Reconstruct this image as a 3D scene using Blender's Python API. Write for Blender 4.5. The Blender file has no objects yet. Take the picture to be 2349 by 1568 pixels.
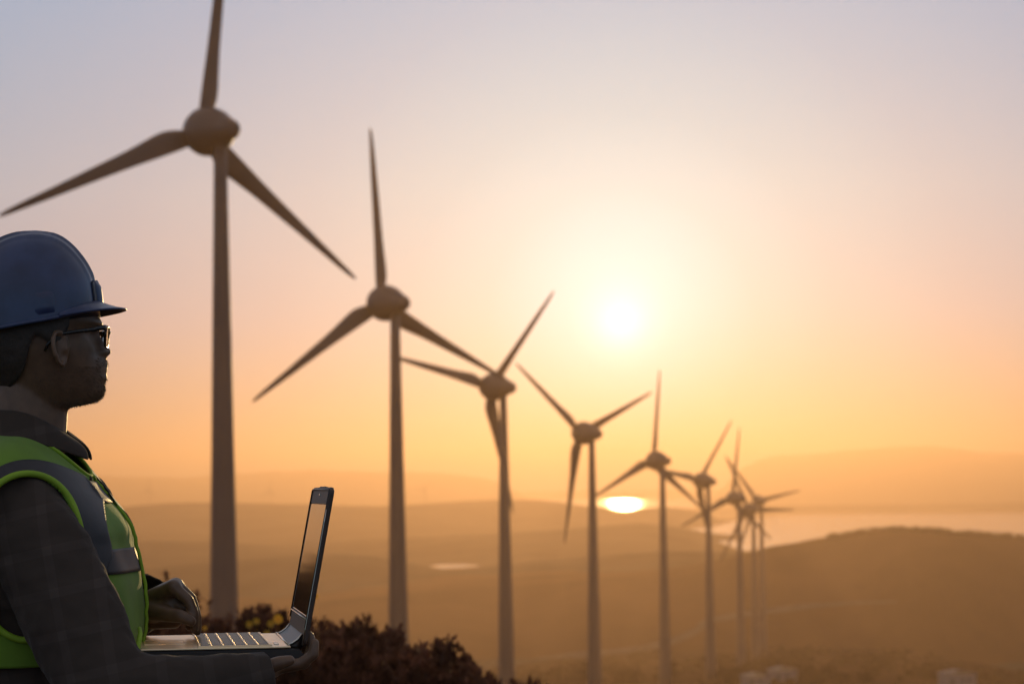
import bpy, bmesh, math, random
import numpy as np
from mathutils import Vector, Matrix, noise
from mathutils.bvhtree import BVHTree

random.seed(7)
scene = bpy.context.scene
COL = scene.collection
R_ = math.radians

# ------------------------------------------------------------------ camera
F, CX, HZ = 5546.0, 1174.5, 1120.0            # focal length in photo units (2349 wide), horizon row
ROLL, PITCH = 0.012, R_(1.73)
CY = HZ - F * math.tan(PITCH)
CAM = Vector((0.0, 0.0, 1.4))
_f = Vector((0, math.cos(PITCH), math.sin(PITCH)))
_v = Vector((0, -math.sin(PITCH), math.cos(PITCH)))
_x = Vector((1, 0, 0))
IR = math.cos(ROLL) * _x - math.sin(ROLL) * _v
IU = math.sin(ROLL) * _x + math.cos(ROLL) * _v


def ray(px, py):
    return (_f + IR * ((px - CX) / F) + IU * ((CY - py) / F))


def at(px, py, Y):
    """world point seen at photo position px,py on the vertical plane y = Y"""
    d = ray(px, py)
    return CAM + d * (Y / d.y)


cam = bpy.data.cameras.new('camera')
cam_o = bpy.data.objects.new('camera', cam)
COL.objects.link(cam_o)
m = Matrix((IR, IU, -_f)).transposed().to_4x4()
m.translation = CAM
cam_o.matrix_world = m
cam.sensor_width = 36
cam.lens = 36 * F / 2349
cam.shift_y = (CY - 784) / 2349
cam.clip_start, cam.clip_end = 0.1, 90000
cam.dof.use_dof = True
cam.dof.focus_distance = 3.66
cam.dof.aperture_fstop = 8.6
cam.dof.aperture_blades = 9
scene.camera = cam_o

# ------------------------------------------------------------------ helpers
def link(o, parent=None):
    COL.objects.link(o)
    if parent is not None:
        o.parent = parent
    return o


def obj(name, me, mat, parent=None, smooth=True):
    """link mesh data (or a bmesh) as one object; vertices are world coordinates, made local to an Empty parent"""
    if isinstance(me, bmesh.types.BMesh):
        bm = me
        me = bpy.data.meshes.new(name)
        bm.to_mesh(me)
        bm.free()
    me.name = name
    o = bpy.data.objects.new(name, me)
    if mat is not None:
        me.materials.clear()
        me.materials.append(mat)
    if smooth:
        me.polygons.foreach_set('use_smooth', [True] * len(me.polygons))
    link(o, parent)
    if parent is not None:
        p, mw = parent, Matrix.Identity(4)
        chain = []
        while p is not None:
            chain.append(p)
            p = p.parent
        for q in reversed(chain):
            mw = mw @ q.matrix_basis
        me.transform(mw.inverted())
    return o


def thing(name, label, cat, loc=(0, 0, 0), group=None):
    o = bpy.data.objects.new(name, None)
    o.empty_display_size = 0.2
    o.location = loc
    link(o)
    o['label'] = label
    o['category'] = cat
    if group:
        o['group'] = group
    return o


def tag(o, label, cat, group=None):
    o['label'] = label
    o['category'] = cat
    if group:
        o['group'] = group
    return o


def kind(o, k):
    o['kind'] = k
    return o


def sm(a, b, x):
    if a == b:
        return 0.0 if x < a else 1.0
    t = min(1, max(0, (x - a) / (b - a)))
    return t * t * (3 - 2 * t)


def interp(pts, x):
    """smooth piecewise interpolation through pts [(x, y)], flat outside"""
    if x <= pts[0][0]:
        return pts[0][1]
    if x >= pts[-1][0]:
        return pts[-1][1]
    for i in range(len(pts) - 1):
        x0, y0 = pts[i]
        x1, y1 = pts[i + 1]
        if x <= x1:
            t = (x - x0) / (x1 - x0)
            m0 = (y1 - pts[i - 1][1]) / (x1 - pts[i - 1][0]) if i > 0 else (y1 - y0) / (x1 - x0)
            m1 = (pts[i + 2][1] - y0) / (pts[i + 2][0] - x0) if i + 2 < len(pts) else (y1 - y0) / (x1 - x0)
            h = x1 - x0
            t2, t3 = t * t, t * t * t
            return (2 * t3 - 3 * t2 + 1) * y0 + (t3 - 2 * t2 + t) * h * m0 + (-2 * t3 + 3 * t2) * y1 + (t3 - t2) * h * m1


def nz(x, y, z=0.0):
    return noise.noise(Vector((x, y, z)))


# -- mesh pieces added to a bmesh
def add_grid(bm, P, close_u=False, close_v=False, cap0=False, cap1=False):
    """P[i][j] -> quads; i rows, j columns"""
    V = [[bm.verts.new(p) for p in row] for row in P]
    n, k = len(V), len(V[0])
    for i in range(n if close_u else n - 1):
        for j in range(k if close_v else k - 1):
            try:
                bm.faces.new((V[i][j], V[i][(j + 1) % k], V[(i + 1) % n][(j + 1) % k], V[(i + 1) % n][j]))
            except ValueError:
                pass
    if cap0:
        bm.faces.new(V[0][::-1])
    if cap1:
        bm.faces.new(V[-1])
    return V


def frame(d):
    d = d.normalized()
    a = Vector((0, 0, 1)) if abs(d.z) < 0.9 else Vector((1, 0, 0))
    u = d.cross(a).normalized()
    return u, d.cross(u).normalized()


def add_capsule(bm, a, b, ra, rb, seg=14, rings=5):
    a, b = Vector(a), Vector(b)
    d = b - a
    if d.length < 1e-6:
        d = Vector((0, 0, 1e-4))
    dn = d.normalized()
    u, v = frame(d)
    P = []
    for c, r, lo, hi in ((a, ra, -90, 0), (b, rb, 0, 90)):
        for k in range(rings + 1):
            t = R_(lo + (hi - lo) * k / rings)
            rr = max(r * math.cos(t), 1e-5)
            cc = c + dn * (r * math.sin(t))
            P.append([cc + (u * math.cos(2 * math.pi * j / seg) + v * math.sin(2 * math.pi * j / seg)) * rr for j in range(seg)])
    add_grid(bm, P, close_v=True, cap0=True, cap1=True)


def add_chain(bm, pts, rad, seg=12):
    for i in range(len(pts) - 1):
        add_capsule(bm, pts[i], pts[i + 1], rad[i], rad[i + 1], seg)


def add_tube(bm, pts, rad, seg=8, closed=False, caps=True):
    pts = [Vector(p) for p in pts]
    n = len(pts)
    P = []
    u = None
    for i in range(n):
        if closed:
            d = pts[(i + 1) % n] - pts[i - 1]
        else:
            d = pts[min(i + 1, n - 1)] - pts[max(i - 1, 0)]
        d.normalize()
        if u is None:
            u, v = frame(d)
        else:
            u = (u - d * u.dot(d)).normalized()
            v = d.cross(u)
        r = rad[i] if isinstance(rad, (list, tuple)) else rad
        P.append([pts[i] + (u * math.cos(2 * math.pi * j / seg) + v * math.sin(2 * math.pi * j / seg)) * r for j in range(seg)])
    add_grid(bm, P, close_u=closed, close_v=True, cap0=caps and not closed, cap1=caps and not closed)


def add_ellipsoid(bm, c, r, rot=None, seg=24, rings=14):
    c = Vector(c)
    P = []
    for i in range(rings + 1):
        t = -math.pi / 2 + math.pi * i / rings
        row = []
        for j in range(seg):
            p = 2 * math.pi * j / seg
            q = Vector((max(math.cos(t), 1e-4) * math.cos(p) * r[0], max(math.cos(t), 1e-4) * math.sin(p) * r[1], math.sin(t) * r[2]))
            if rot is not None:
                q = rot @ q
            row.append(c + q)
        P.append(row)
    add_grid(bm, P, close_v=True, cap0=True, cap1=True)


def add_box(bm, M, sx, sy, sz, bevel=0.0):
    """box of full size sx sy sz centred on matrix M"""
    t = bmesh.new()
    bmesh.ops.create_cube(t, size=1.0)
    for v in t.verts:
        v.co = Vector((v.co.x * sx, v.co.y * sy, v.co.z * sz))
    if bevel:
        bmesh.ops.bevel(t, geom=list(t.edges), offset=bevel, segments=3, affect='EDGES', profile=0.5)
    for v in t.verts:
        v.co = M @ v.co
    tmp = bpy.data.meshes.new('tmp')
    t.to_mesh(tmp)
    t.free()
    bm.from_mesh(tmp)
    bpy.data.meshes.remove(tmp)


def modified(bm, mods):
    """mesh data of a bmesh after modifiers [(type, {settings})]"""
    me = bpy.data.meshes.new('tmp')
    bm.to_mesh(me)
    bm.free()
    o = bpy.data.objects.new('tmp', me)
    COL.objects.link(o)
    for t, s in mods:
        md = o.modifiers.new(t, t)
        for k, val in s.items():
            setattr(md, k, val)
    dg = bpy.context.evaluated_depsgraph_get()
    dg.update()
    out = bpy.data.meshes.new_from_object(o.evaluated_get(dg))
    bpy.data.objects.remove(o)
    bpy.data.meshes.remove(me)
    return out


def union(bm, voxel, smooth=6):
    bmesh.ops.recalc_face_normals(bm, faces=bm.faces)
    return modified(bm, [('REMESH', dict(mode='VOXEL', voxel_size=voxel, adaptivity=0.0)),
                         ('SMOOTH', dict(factor=0.5, iterations=smooth))])


# ------------------------------------------------------------------ materials
def new_mat(name):
    mt = bpy.data.materials.new(name)
    mt.use_nodes = True
    nt = mt.node_tree
    return mt, nt, nt.nodes['Principled BSDF'], nt.nodes['Material Output']


def mat(name, col, rough=0.6, metal=0.0, var=0.15, scale=8.0, bump=0.0, bscale=60.0, bdist=0.01, col2=None, spec=0.5, trans=0.0, coat=0.0, sheen=0.0):
    """principled surface whose colour wanders between two tones with fractal noise"""
    mt, nt, b, out = new_mat(name)
    N, L = nt.nodes, nt.links
    tc = N.new('ShaderNodeTexCoord')
    n1 = N.new('ShaderNodeTexNoise')
    n1.inputs['Scale'].default_value = scale
    n1.inputs['Detail'].default_value = 6
    L.new(tc.outputs['Object'], n1.inputs['Vector'])
    r = N.new('ShaderNodeValToRGB')
    c2 = col2 if col2 else tuple(c * (1 + var) for c in col)
    c1 = col if col2 else tuple(c * (1 - var) for c in col)
    r.color_ramp.elements[0].position, r.color_ramp.elements[1].position = 0.35, 0.65
    r.color_ramp.elements[0].color = (*c1, 1)
    r.color_ramp.elements[1].color = (*c2, 1)
    L.new(n1.outputs['Fac'], r.inputs['Fac'])
    L.new(r.outputs['Color'], b.inputs['Base Color'])
    b.inputs['Roughness'].default_value = rough
    b.inputs['Metallic'].default_value = metal
    b.inputs['Specular IOR Level'].default_value = spec
    b.inputs['Coat Weight'].default_value = coat
    b.inputs['Sheen Weight'].default_value = sheen
    if bump:
        n2 = N.new('ShaderNodeTexNoise')
        n2.inputs['Scale'].default_value = bscale
        n2.inputs['Detail'].default_value = 4
        L.new(tc.outputs['Object'], n2.inputs['Vector'])
        bp = N.new('ShaderNodeBump')
        bp.inputs['Strength'].default_value = bump
        bp.inputs['Distance'].default_value = bdist
        L.new(n2.outputs['Fac'], bp.inputs['Height'])
        L.new(bp.outputs['Normal'], b.inputs['Normal'])
    if trans:
        tr = N.new('ShaderNodeBsdfTranslucent')
        L.new(r.outputs['Color'], tr.inputs['Color'])
        mx = N.new('ShaderNodeMixShader')
        mx.inputs[0].default_value = trans
        L.new(b.outputs[0], mx.inputs[1])
        L.new(tr.outputs[0], mx.inputs[2])
        L.new(mx.outputs[0], out.inputs['Surface'])
    return mt


M = {}
M['backlit_paint'] = mat('turbine_backlit_paint', (0.105, 0.060, 0.047), 0.5, var=0.06, scale=0.25)  # white turbines: backlit darkness and warm veil put into the base colour
M['gap'] = mat('turbine_dark_gap', (0.03, 0.03, 0.03), 0.6)
M['flare_red_heath'] = mat('flare_red_heath', (0.050, 0.020, 0.010), 0.95, col2=(0.085, 0.038, 0.018), scale=0.05, spec=0.0)  # red cast of the lens flare put into the ground colour
M['scrub'] = mat('flare_red_scrub', (0.018, 0.007, 0.004), 0.95, col2=(0.035, 0.013, 0.006), scale=0.4, spec=0.0, trans=0.05)  # scrub tinted red to carry the flare's veil in its colour
M['hill_a'] = mat('flare_red_hill', (0.10, 0.040, 0.015), 0.95, col2=(0.18, 0.072, 0.027), scale=0.012, spec=0.0)  # hill colour reddened to hold the flare cast over the low land
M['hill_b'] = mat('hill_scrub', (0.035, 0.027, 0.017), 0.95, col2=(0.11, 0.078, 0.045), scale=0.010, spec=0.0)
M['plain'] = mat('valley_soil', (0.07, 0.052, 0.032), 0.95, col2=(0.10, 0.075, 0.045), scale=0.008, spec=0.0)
M['track'] = mat('pale_track', (0.15, 0.10, 0.065), 0.95, scale=0.2, spec=0.0)
M['leaf'] = mat('flare_red_leaf', (0.10, 0.044, 0.026), 0.75, col2=(0.20, 0.080, 0.044), scale=5, spec=0.05, trans=0.2)  # leaves coloured red-brown in place of the flare's red veil
M['beard'] = mat('beard_hair', (0.10, 0.055, 0.03), 0.5, var=0.2, scale=200)
M['stem'] = mat('shrub_stem', (0.05, 0.03, 0.018), 0.85, scale=20)
M['flower'] = mat('flower_petal', (0.75, 0.42, 0.04), 0.5, var=0.1, scale=60, trans=0.5)
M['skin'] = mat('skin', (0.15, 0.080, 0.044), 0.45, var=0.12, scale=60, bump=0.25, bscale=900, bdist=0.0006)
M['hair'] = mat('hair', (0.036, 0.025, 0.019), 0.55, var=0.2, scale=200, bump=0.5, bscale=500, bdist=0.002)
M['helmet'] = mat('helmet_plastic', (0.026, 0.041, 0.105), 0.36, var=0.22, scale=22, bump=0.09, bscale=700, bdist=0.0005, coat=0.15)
M['helmet_dark'] = mat('helmet_fitting', (0.010, 0.016, 0.035), 0.5)
M['frame'] = mat('spectacle_frame', (0.012, 0.010, 0.009), 0.22)
M['trouser'] = mat('trouser_cloth', (0.022, 0.024, 0.032), 0.9, scale=40, bump=0.3, bscale=900, bdist=0.0008)
M['boot'] = mat('boot_leather', (0.05, 0.03, 0.018), 0.55, scale=30, bump=0.3, bscale=200, bdist=0.001)
M['sole'] = mat('boot_sole', (0.015, 0.015, 0.015), 0.8)
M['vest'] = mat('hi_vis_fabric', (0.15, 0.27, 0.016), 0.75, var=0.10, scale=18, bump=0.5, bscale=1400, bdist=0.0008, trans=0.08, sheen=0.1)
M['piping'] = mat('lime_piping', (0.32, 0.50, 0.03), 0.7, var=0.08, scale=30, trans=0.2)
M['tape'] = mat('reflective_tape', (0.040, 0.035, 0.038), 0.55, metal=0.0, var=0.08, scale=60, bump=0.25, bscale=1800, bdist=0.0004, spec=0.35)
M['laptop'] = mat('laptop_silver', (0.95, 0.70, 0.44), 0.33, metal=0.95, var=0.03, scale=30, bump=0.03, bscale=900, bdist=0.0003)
M['laptop_dark'] = mat('laptop_dark', (0.028, 0.020, 0.017), 0.4, var=0.1, scale=40)
M['key'] = mat('laptop_key', (0.055, 0.050, 0.052), 0.42, var=0.1, scale=60)
M['bezel'] = mat('laptop_bezel', (0.055, 0.032, 0.022), 0.5, metal=0.0, var=0.06, scale=40)
M['chrome'] = mat('laptop_trim', (0.72, 0.66, 0.58), 0.25, metal=1.0, var=0.04)
M['screen'] = mat('screen_glass', (0.010, 0.009, 0.009), 0.06, var=0.1, spec=0.7)
M['wall'] = mat('cabin_wall', (0.24, 0.20, 0.19), 0.8, var=0.12, scale=0.8)
M['roof'] = mat('cabin_roof', (0.17, 0.13, 0.125), 0.8, var=0.12, scale=0.8)
M['door'] = mat('cabin_door', (0.10, 0.09, 0.09), 0.6)

_b = M['skin'].node_tree.nodes['Principled BSDF']
_b.inputs['Sheen Weight'].default_value = 0.2
_b.inputs['Sheen Roughness'].default_value = 0.35
_b.inputs['Sheen Tint'].default_value = (1.0, 0.75, 0.5, 1)
_b.inputs['Subsurface Weight'].default_value = 0.25
_b.inputs['Subsurface Radius'].default_value = (0.010, 0.004, 0.002)
_b.inputs['Subsurface Scale'].default_value = 1.0
# dark plaid shirt
mt, nt, b, out = new_mat('plaid_cloth')
N, L = nt.nodes, nt.links
tc = N.new('ShaderNodeTexCoord')
sep = N.new('ShaderNodeSeparateXYZ')
L.new(tc.outputs['Object'], sep.inputs[0])


def stripes(sock, period, width):
    a = N.new('ShaderNodeMath'); a.operation = 'MULTIPLY'; a.inputs[1].default_value = 1 / period
    L.new(sock, a.inputs[0])
    f_ = N.new('ShaderNodeMath'); f_.operation = 'FRACT'
    L.new(a.outputs[0], f_.inputs[0])
    g = N.new('ShaderNodeMath'); g.operation = 'LESS_THAN'; g.inputs[1].default_value = width
    L.new(f_.outputs[0], g.inputs[0])
    return g.outputs[0]


def madd(a, b_):
    s = N.new('ShaderNodeMath'); s.operation = 'ADD'
    L.new(a, s.inputs[0]); L.new(b_, s.inputs[1])
    return s.outputs[0]


def mmul(a, k):
    s = N.new('ShaderNodeMath'); s.operation = 'MULTIPLY'; s.inputs[1].default_value = k
    L.new(a, s.inputs[0])
    return s.outputs[0]


skew = madd(sep.outputs['X'], mmul(sep.outputs['Z'], 0.25))
skew2 = madd(sep.outputs['Z'], mmul(sep.outputs['X'], -0.22))
fac = madd(mmul(stripes(skew, 0.062, 0.22), 0.5), mmul(stripes(skew2, 0.062, 0.22), 0.5))
cr = N.new('ShaderNodeValToRGB')
cr.color_ramp.elements[0].color = (0.056, 0.041, 0.033, 1)
e = cr.color_ramp.elements.new(0.5); e.color = (0.064, 0.047, 0.039, 1)
cr.color_ramp.elements[-1].color = (0.076, 0.057, 0.048, 1)
L.new(fac, cr.inputs[0])
L.new(cr.outputs[0], b.inputs['Base Color'])
b.inputs['Roughness'].default_value = 0.9
b.inputs['Specular IOR Level'].default_value = 0.15
b.inputs['Sheen Weight'].default_value = 0.10
b.inputs['Sheen Roughness'].default_value = 0.3
n2 = N.new('ShaderNodeTexNoise'); n2.inputs['Scale'].default_value = 1100
bp = N.new('ShaderNodeBump'); bp.inputs['Strength'].default_value = 0.4; bp.inputs['Distance'].default_value = 0.0008
L.new(tc.outputs['Object'], n2.inputs['Vector']); L.new(n2.outputs['Fac'], bp.inputs['Height']); L.new(bp.outputs[0], b.inputs['Normal'])
M['shirt'] = mt

# clear spectacle lens
mt, nt, b, out = new_mat('clear_lens')
g = nt.nodes.new('ShaderNodeBsdfGlossy'); g.inputs['Roughness'].default_value = 0.05
t = nt.nodes.new('ShaderNodeBsdfTransparent'); t.inputs['Color'].default_value = (0.93, 0.92, 0.88, 1)
fr = nt.nodes.new('ShaderNodeFresnel'); fr.inputs['IOR'].default_value = 1.35
mx = nt.nodes.new('ShaderNodeMixShader')
nt.links.new(fr.outputs[0], mx.inputs[0]); nt.links.new(t.outputs[0], mx.inputs[1]); nt.links.new(g.outputs[0], mx.inputs[2])
nt.links.new(mx.outputs[0], out.inputs['Surface'])
M['lens'] = mt

# rippled water
mt, nt, b, out = new_mat('lake_water')
b.inputs['Base Color'].default_value = (0.05, 0.045, 0.045, 1)
b.inputs['Roughness'].default_value = 0.16
b.inputs['IOR'].default_value = 1.33
tc = nt.nodes.new('ShaderNodeTexCoord')
nw = nt.nodes.new('ShaderNodeTexNoise'); nw.inputs['Scale'].default_value = 0.02; nw.inputs['Detail'].default_value = 3
nt.links.new(tc.outputs['Object'], nw.inputs['Vector'])
rr = nt.nodes.new('ShaderNodeMapRange'); rr.inputs['To Min'].default_value = 0.08; rr.inputs['To Max'].default_value = 0.17
nt.links.new(nw.outputs['Fac'], rr.inputs['Value']); nt.links.new(rr.outputs[0], b.inputs['Roughness'])
M['water'] = mt

# ------------------------------------------------------------------ sky, sun
SUN_EL = math.atan2((HZ - 740), F) + 0.0005
SUN_AZ = math.atan2(1425 - CX, F)             # to the right of the view direction +Y
_sd = ray(1425, 742).normalized()
SUN_EL, SUN_AZ = math.asin(_sd.z), math.atan2(_sd.x, _sd.y)
SUNDIR = Vector((math.sin(SUN_AZ) * math.cos(SUN_EL), math.cos(SUN_AZ) * math.cos(SUN_EL), math.sin(SUN_EL)))

SUN_STRENGTH = 3.6
sl = bpy.data.lights.new('sun', 'SUN')
sl.energy = SUN_STRENGTH
sl.angle = R_(0.5)
sl.color = (1.0, 0.68, 0.28)
so = bpy.data.objects.new('sun', sl)
so.rotation_euler = (-SUNDIR).to_track_quat('-Z', 'Y').to_euler()
so.location = (0, 0, 50)
link(so)

w = bpy.data.worlds.new('World')
scene.world = w
w.use_nodes = True
nt = w.node_tree
N, L = nt.nodes, nt.links
bg = N['Background']
sky = N.new('ShaderNodeTexSky')
sky.sky_type = 'NISHITA'
sky.sun_disc = False
sky.sun_elevation = SUN_EL
sky.sun_rotation = SUN_AZ
sky.air_density, sky.dust_density, sky.ozone_density = 1.0, 3.0, 1.5
L.new(sky.outputs[0], bg.inputs[0])
bg.inputs[1].default_value = 0.05
tc = N.new('ShaderNodeTexCoord')
sep = N.new('ShaderNodeSeparateXYZ')
L.new(tc.outputs['Generated'], sep.inputs[0])
dot = N.new('ShaderNodeVectorMath'); dot.operation = 'DOT_PRODUCT'
dot.inputs[1].default_value = SUNDIR
L.new(tc.outputs['Generated'], dot.inputs[0])


def wmath(op, a, b_=None):
    n = N.new('ShaderNodeMath'); n.operation = op
    for i, q in enumerate((a, b_)):
        if q is None:
            continue
        if isinstance(q, (int, float)):
            n.inputs[i].default_value = q
        else:
            L.new(q, n.inputs[i])
    return n.outputs[0]


def ramp(fac, pts, interp_='LINEAR'):
    r = N.new('ShaderNodeValToRGB')
    cr = r.color_ramp
    cr.interpolation = interp_
    cr.elements[0].position = pts[0][0]
    cr.elements[0].color = (*pts[0][1], 1)
    cr.elements[1].position = pts[-1][0]
    cr.elements[1].color = (*pts[-1][1], 1)
    for p, c in pts[1:-1]:
        q = cr.elements.new(p)
        q.color = (*c, 1)
    L.new(fac, r.inputs[0])
    return r.outputs[0]


elev = wmath('MULTIPLY', wmath('ARCSINE', sep.outputs['Z']), 180 / math.pi / 90)          # 0..1 over 0..90 degrees
ang = wmath('MULTIPLY', wmath('ARCCOSINE', dot.outputs['Value']), 180 / math.pi / 40)     # 0..1 over 0..40 degrees
# colour of the evening sky with height (haze low down, lilac blue above)
SKY_ELEV = [(0, (.30, .48, .52)), (1.3, (.32, .50, .54)), (4, (.47, .63, .86)), (7, (.54, .73, .95)), (11.5, (.43, .68, 1.0)), (30, (.50, .52, .60)), (90, (.42, .41, .44))]
# brightening of the air towards the sun
SKY_SUN = [(0, (2.0, 2.0, 2.4)), (0.35, (1.6, 1.65, 1.9)), (0.7, (1.12, 1.25, 1.38)), (1.2, (.78, .98, 1.04)), (2.0, (.50, .76, .78)), (3.2, (.23, .50, .46)), (5, (.12, .29, .25)), (8, (.08, .12, .10)), (12, (.04, .03, .02)), (25, (0, 0, 0))]
c1 = ramp(elev, [(p / 90, c) for p, c in SKY_ELEV])
c2 = ramp(ang, [(p / 40, c) for p, c in SKY_SUN])
fall = N.new('ShaderNodeMapRange'); fall.interpolation_type = 'SMOOTHSTEP'
fall.inputs['From Min'].default_value = -0.4; fall.inputs['From Max'].default_value = 1.0
fall.inputs['To Min'].default_value = 1.0; fall.inputs['To Max'].default_value = 1.0
L.new(dot.outputs['Value'], fall.inputs['Value'])
mul = N.new('ShaderNodeVectorMath'); mul.operation = 'MULTIPLY'
L.new(c1, mul.inputs[0]); L.new(fall.outputs[0], mul.inputs[1])
add = N.new('ShaderNodeVectorMath'); add.operation = 'ADD'
L.new(mul.outputs[0], add.inputs[0]); L.new(c2, add.inputs[1])
bg2 = N.new('ShaderNodeBackground')
L.new(add.outputs[0], bg2.inputs[0])
SKY2 = 1.0
bg2.inputs[1].default_value = SKY2
ash = N.new('ShaderNodeMixShader')
ash.inputs[0].default_value = 0.88
L.new(bg.outputs[0], ash.inputs[1]); L.new(bg2.outputs[0], ash.inputs[2])
L.new(ash.outputs[0], N['World Output'].inputs['Surface'])

# ------------------------------------------------------------------ terrain
PLAIN = -74.0
GR = [(0, 0), (4, 0), (7, -.30), (12, -1.0), (25, -2.8), (60, -7), (120, -13), (230, -21.9), (305, -30.5), (394, -37.5), (460, -42.0), (560, -47), (680, -52), (760, -56), (880, -62), (960, -65.5), (1000, -67)]
CREST1 = [(-4000, 1520), (600, 1560), (900, 1570), (1180, 1536), (1400, 1513), (1600, 1505), (1750, 1500), (2000, 1500), (2100, 1512), (2200, 1530), (2349, 1562), (2600, 1600), (4500, 1640)]


def crest1(px):
    yc = interp(CREST1, px)
    rc = min(1000.0, 75.4 / ((yc - HZ) / F) * 0.965)
    return rc, 1.4 - (yc - HZ) / F * rc


def ground_z(x, y):
    r = math.hypot(x, y)
    az = math.atan2(x, y)
    px = CX + F * math.tan(max(-1.2, min(1.2, az)))
    rc, zc = crest1(px)
    s = r * 1000.0 / rc
    zb = interp(GR, min(s, 1000))
    z = zb + (zc - interp(GR, 1000)) * sm(650, 1000, s)
    if s > 1000:
        z = zc + (PLAIN - 6 - zc) * sm(1000, 1200, s)
    k = sm(15, 200, r)
    z += k * (nz(x * .012, y * .012) * 0.9 + nz(x * .05, y * .05, 3) * 0.35) * (1 - 0.5 * sm(900, 1000, s))
    return z


bm = bmesh.new()
rs = [0.4 * (1.165 ** i) for i in range(54)]
rs = [r for r in rs if r < 1250] + [1280]
rs = sorted(set(rs + [700 + 25 * i for i in range(20)]))
azs = [R_(a) for a in range(-180, -16, 4)] + [R_(-16 + 0.2 * i) for i in range(160)] + [R_(a) for a in range(16, 180, 4)]
P = []
for r in rs:
    P.append([Vector((r * math.sin(a), r * math.cos(a), ground_z(r * math.sin(a), r * math.cos(a)))) for a in azs])
V = add_grid(bm, P, close_v=True)
cv = bm.verts.new((0, 0, 0))
for j in range(len(azs)):
    bm.faces.new((cv, V[0][(j + 1) % len(azs)], V[0][j]))
ridge = kind(obj('ridge', bm, M['flare_red_heath']), 'structure')
ridge_bvh = BVHTree.FromPolygons([v.co.copy() for v in ridge.data.vertices], [tuple(p.vertices) for p in ridge.data.polygons])

bm = bmesh.new()
P = []
for r in (0.0001, 500, 1000, 2000, 4000, 8000, 16000, 30000, 60000):
    P.append([Vector((r * math.sin(2 * math.pi * j / 96), r * math.cos(2 * math.pi * j / 96), PLAIN)) for j in range(96)])
add_grid(bm, P, close_v=True)
kind(obj('ground', bm, M['plain']), 'structure')


def water(name, pts, z=PLAIN + 0.5):
    bm = bmesh.new()
    vs = []
    for px, py in pts:
        d = ray(px, py)
        p = CAM + d * ((z - CAM.z) / d.z)
        vs.append(bm.verts.new(p))
    bm.faces.new(vs)
    bmesh.ops.triangulate(bm, faces=bm.faces)
    bmesh.ops.recalc_face_normals(bm, faces=bm.faces)
    for f_ in bm.faces:
        if f_.normal.z < 0:
            f_.normal_flip()
    return kind(obj(name, bm, M['water'], smooth=False), 'structure')


water('lake', [(1575, 1214), (1640, 1206), (1700, 1190), (1800, 1182), (2000, 1179), (2200, 1178), (2349, 1176), (2700, 1172), (3300, 1166), (4300, 1154), (4300, 1250), (3300, 1262), (2400, 1275), (1700, 1262)], -45.0)
water('sea', [(200, 1150), (1000, 1147), (1380, 1145), (1500, 1145), (1760, 1139), (1760, 1165), (1700, 1172), (1380, 1186), (1000, 1192), (200, 1200)])
water('pond', [(985, 1298), (1010, 1294), (1050, 1293), (1090, 1295), (1110, 1299), (1080, 1308), (1030, 1310)], -52.6)


def hill(name, D, crest, front, back, mt, rough=1.0, z0=PLAIN - 3, hist=1.0, seed=0, zb=None):
    """a ridge of land at distance D: rounded front and back slope, crest line given in view angles"""
    bm = bmesh.new()
    lo, hi = crest[0][0], crest[-1][0]
    n = 260
    rows = 26
    P = [[None] * n for _ in range(rows)]
    for j in range(n):
        px = lo + (hi - lo) * j / (n - 1)
        yc = interp(crest, px) + (nz(px * .02, seed) * 2.2 + nz(px * .07, seed + 5) * 1.0) * rough
        d = ray(px, yc)
        h = Vector((d.x, d.y, 0))
        dn = h.normalized()
        Dj = D * (1 + 0.05 * nz(px * .003, seed + 9))
        zc = CAM.z + d.z / h.length * Dj
        end = sm(0, 0.04, j / (n - 1)) * sm(0, 0.04, 1 - j / (n - 1))
        zc = z0 + (zc - z0) * (end if hist else 1)
        for i in range(rows):
            t = -1 + 2 * i / (rows - 1)
            if t < 0:
                dist = Dj + t * front
                k = 1 - abs(t) ** 1.7
            else:
                dist = Dj + t * back
                k = (math.cos(t * math.pi) + 1) / 2
            p = dn * dist
            u_ = nz(p.x * .006, p.y * .006, seed) * 5 + nz(p.x * .02, p.y * .02, seed) * 1.6
            zz = z0 if (t < 0 or zb is None) else min(zb, zc)
            P[i][j] = Vector((p.x, p.y, zz + (zc - zz) * k + u_ * rough * k * (1 - k) * 2.2))
    add_grid(bm, P)
    bmesh.ops.recalc_face_normals(bm, faces=bm.faces)
    return kind(obj(name, bm, mt), 'structure')


L2 = [(-1200, 1520), (600, 1400), (900, 1374), (1180, 1346), (1380, 1331), (1524, 1317), (1617, 1297), (1745, 1262), (1800, 1250), (1900, 1232), (2000, 1216), (2060, 1213), (2150, 1218), (2250, 1225), (2349, 1231), (2700, 1262), (3400, 1290), (4200, 1340)]
L3 = [(-2600, 1290), (-800, 1330), (100, 1318), (300, 1305), (480, 1290), (663, 1276), (830, 1273), (936, 1291), (1043, 1306), (1180, 1292), (1309, 1281), (1452, 1268), (1600, 1264), (1750, 1270), (2000, 1285), (2500, 1300)]
L4 = [(-3000, 1220), (-900, 1262), (100, 1244), (260, 1240), (330, 1240), (480, 1243), (560, 1248), (700, 1257), (900, 1262), (1010, 1272), (1200, 1290), (1500, 1300)]
L5 = [(200, 1275), (600, 1262), (800, 1250), (920, 1238), (1061, 1227), (1261, 1216), (1380, 1206), (1470, 1200), (1560, 1210), (1640, 1224), (1740, 1238), (1900, 1260), (2300, 1290)]
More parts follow.
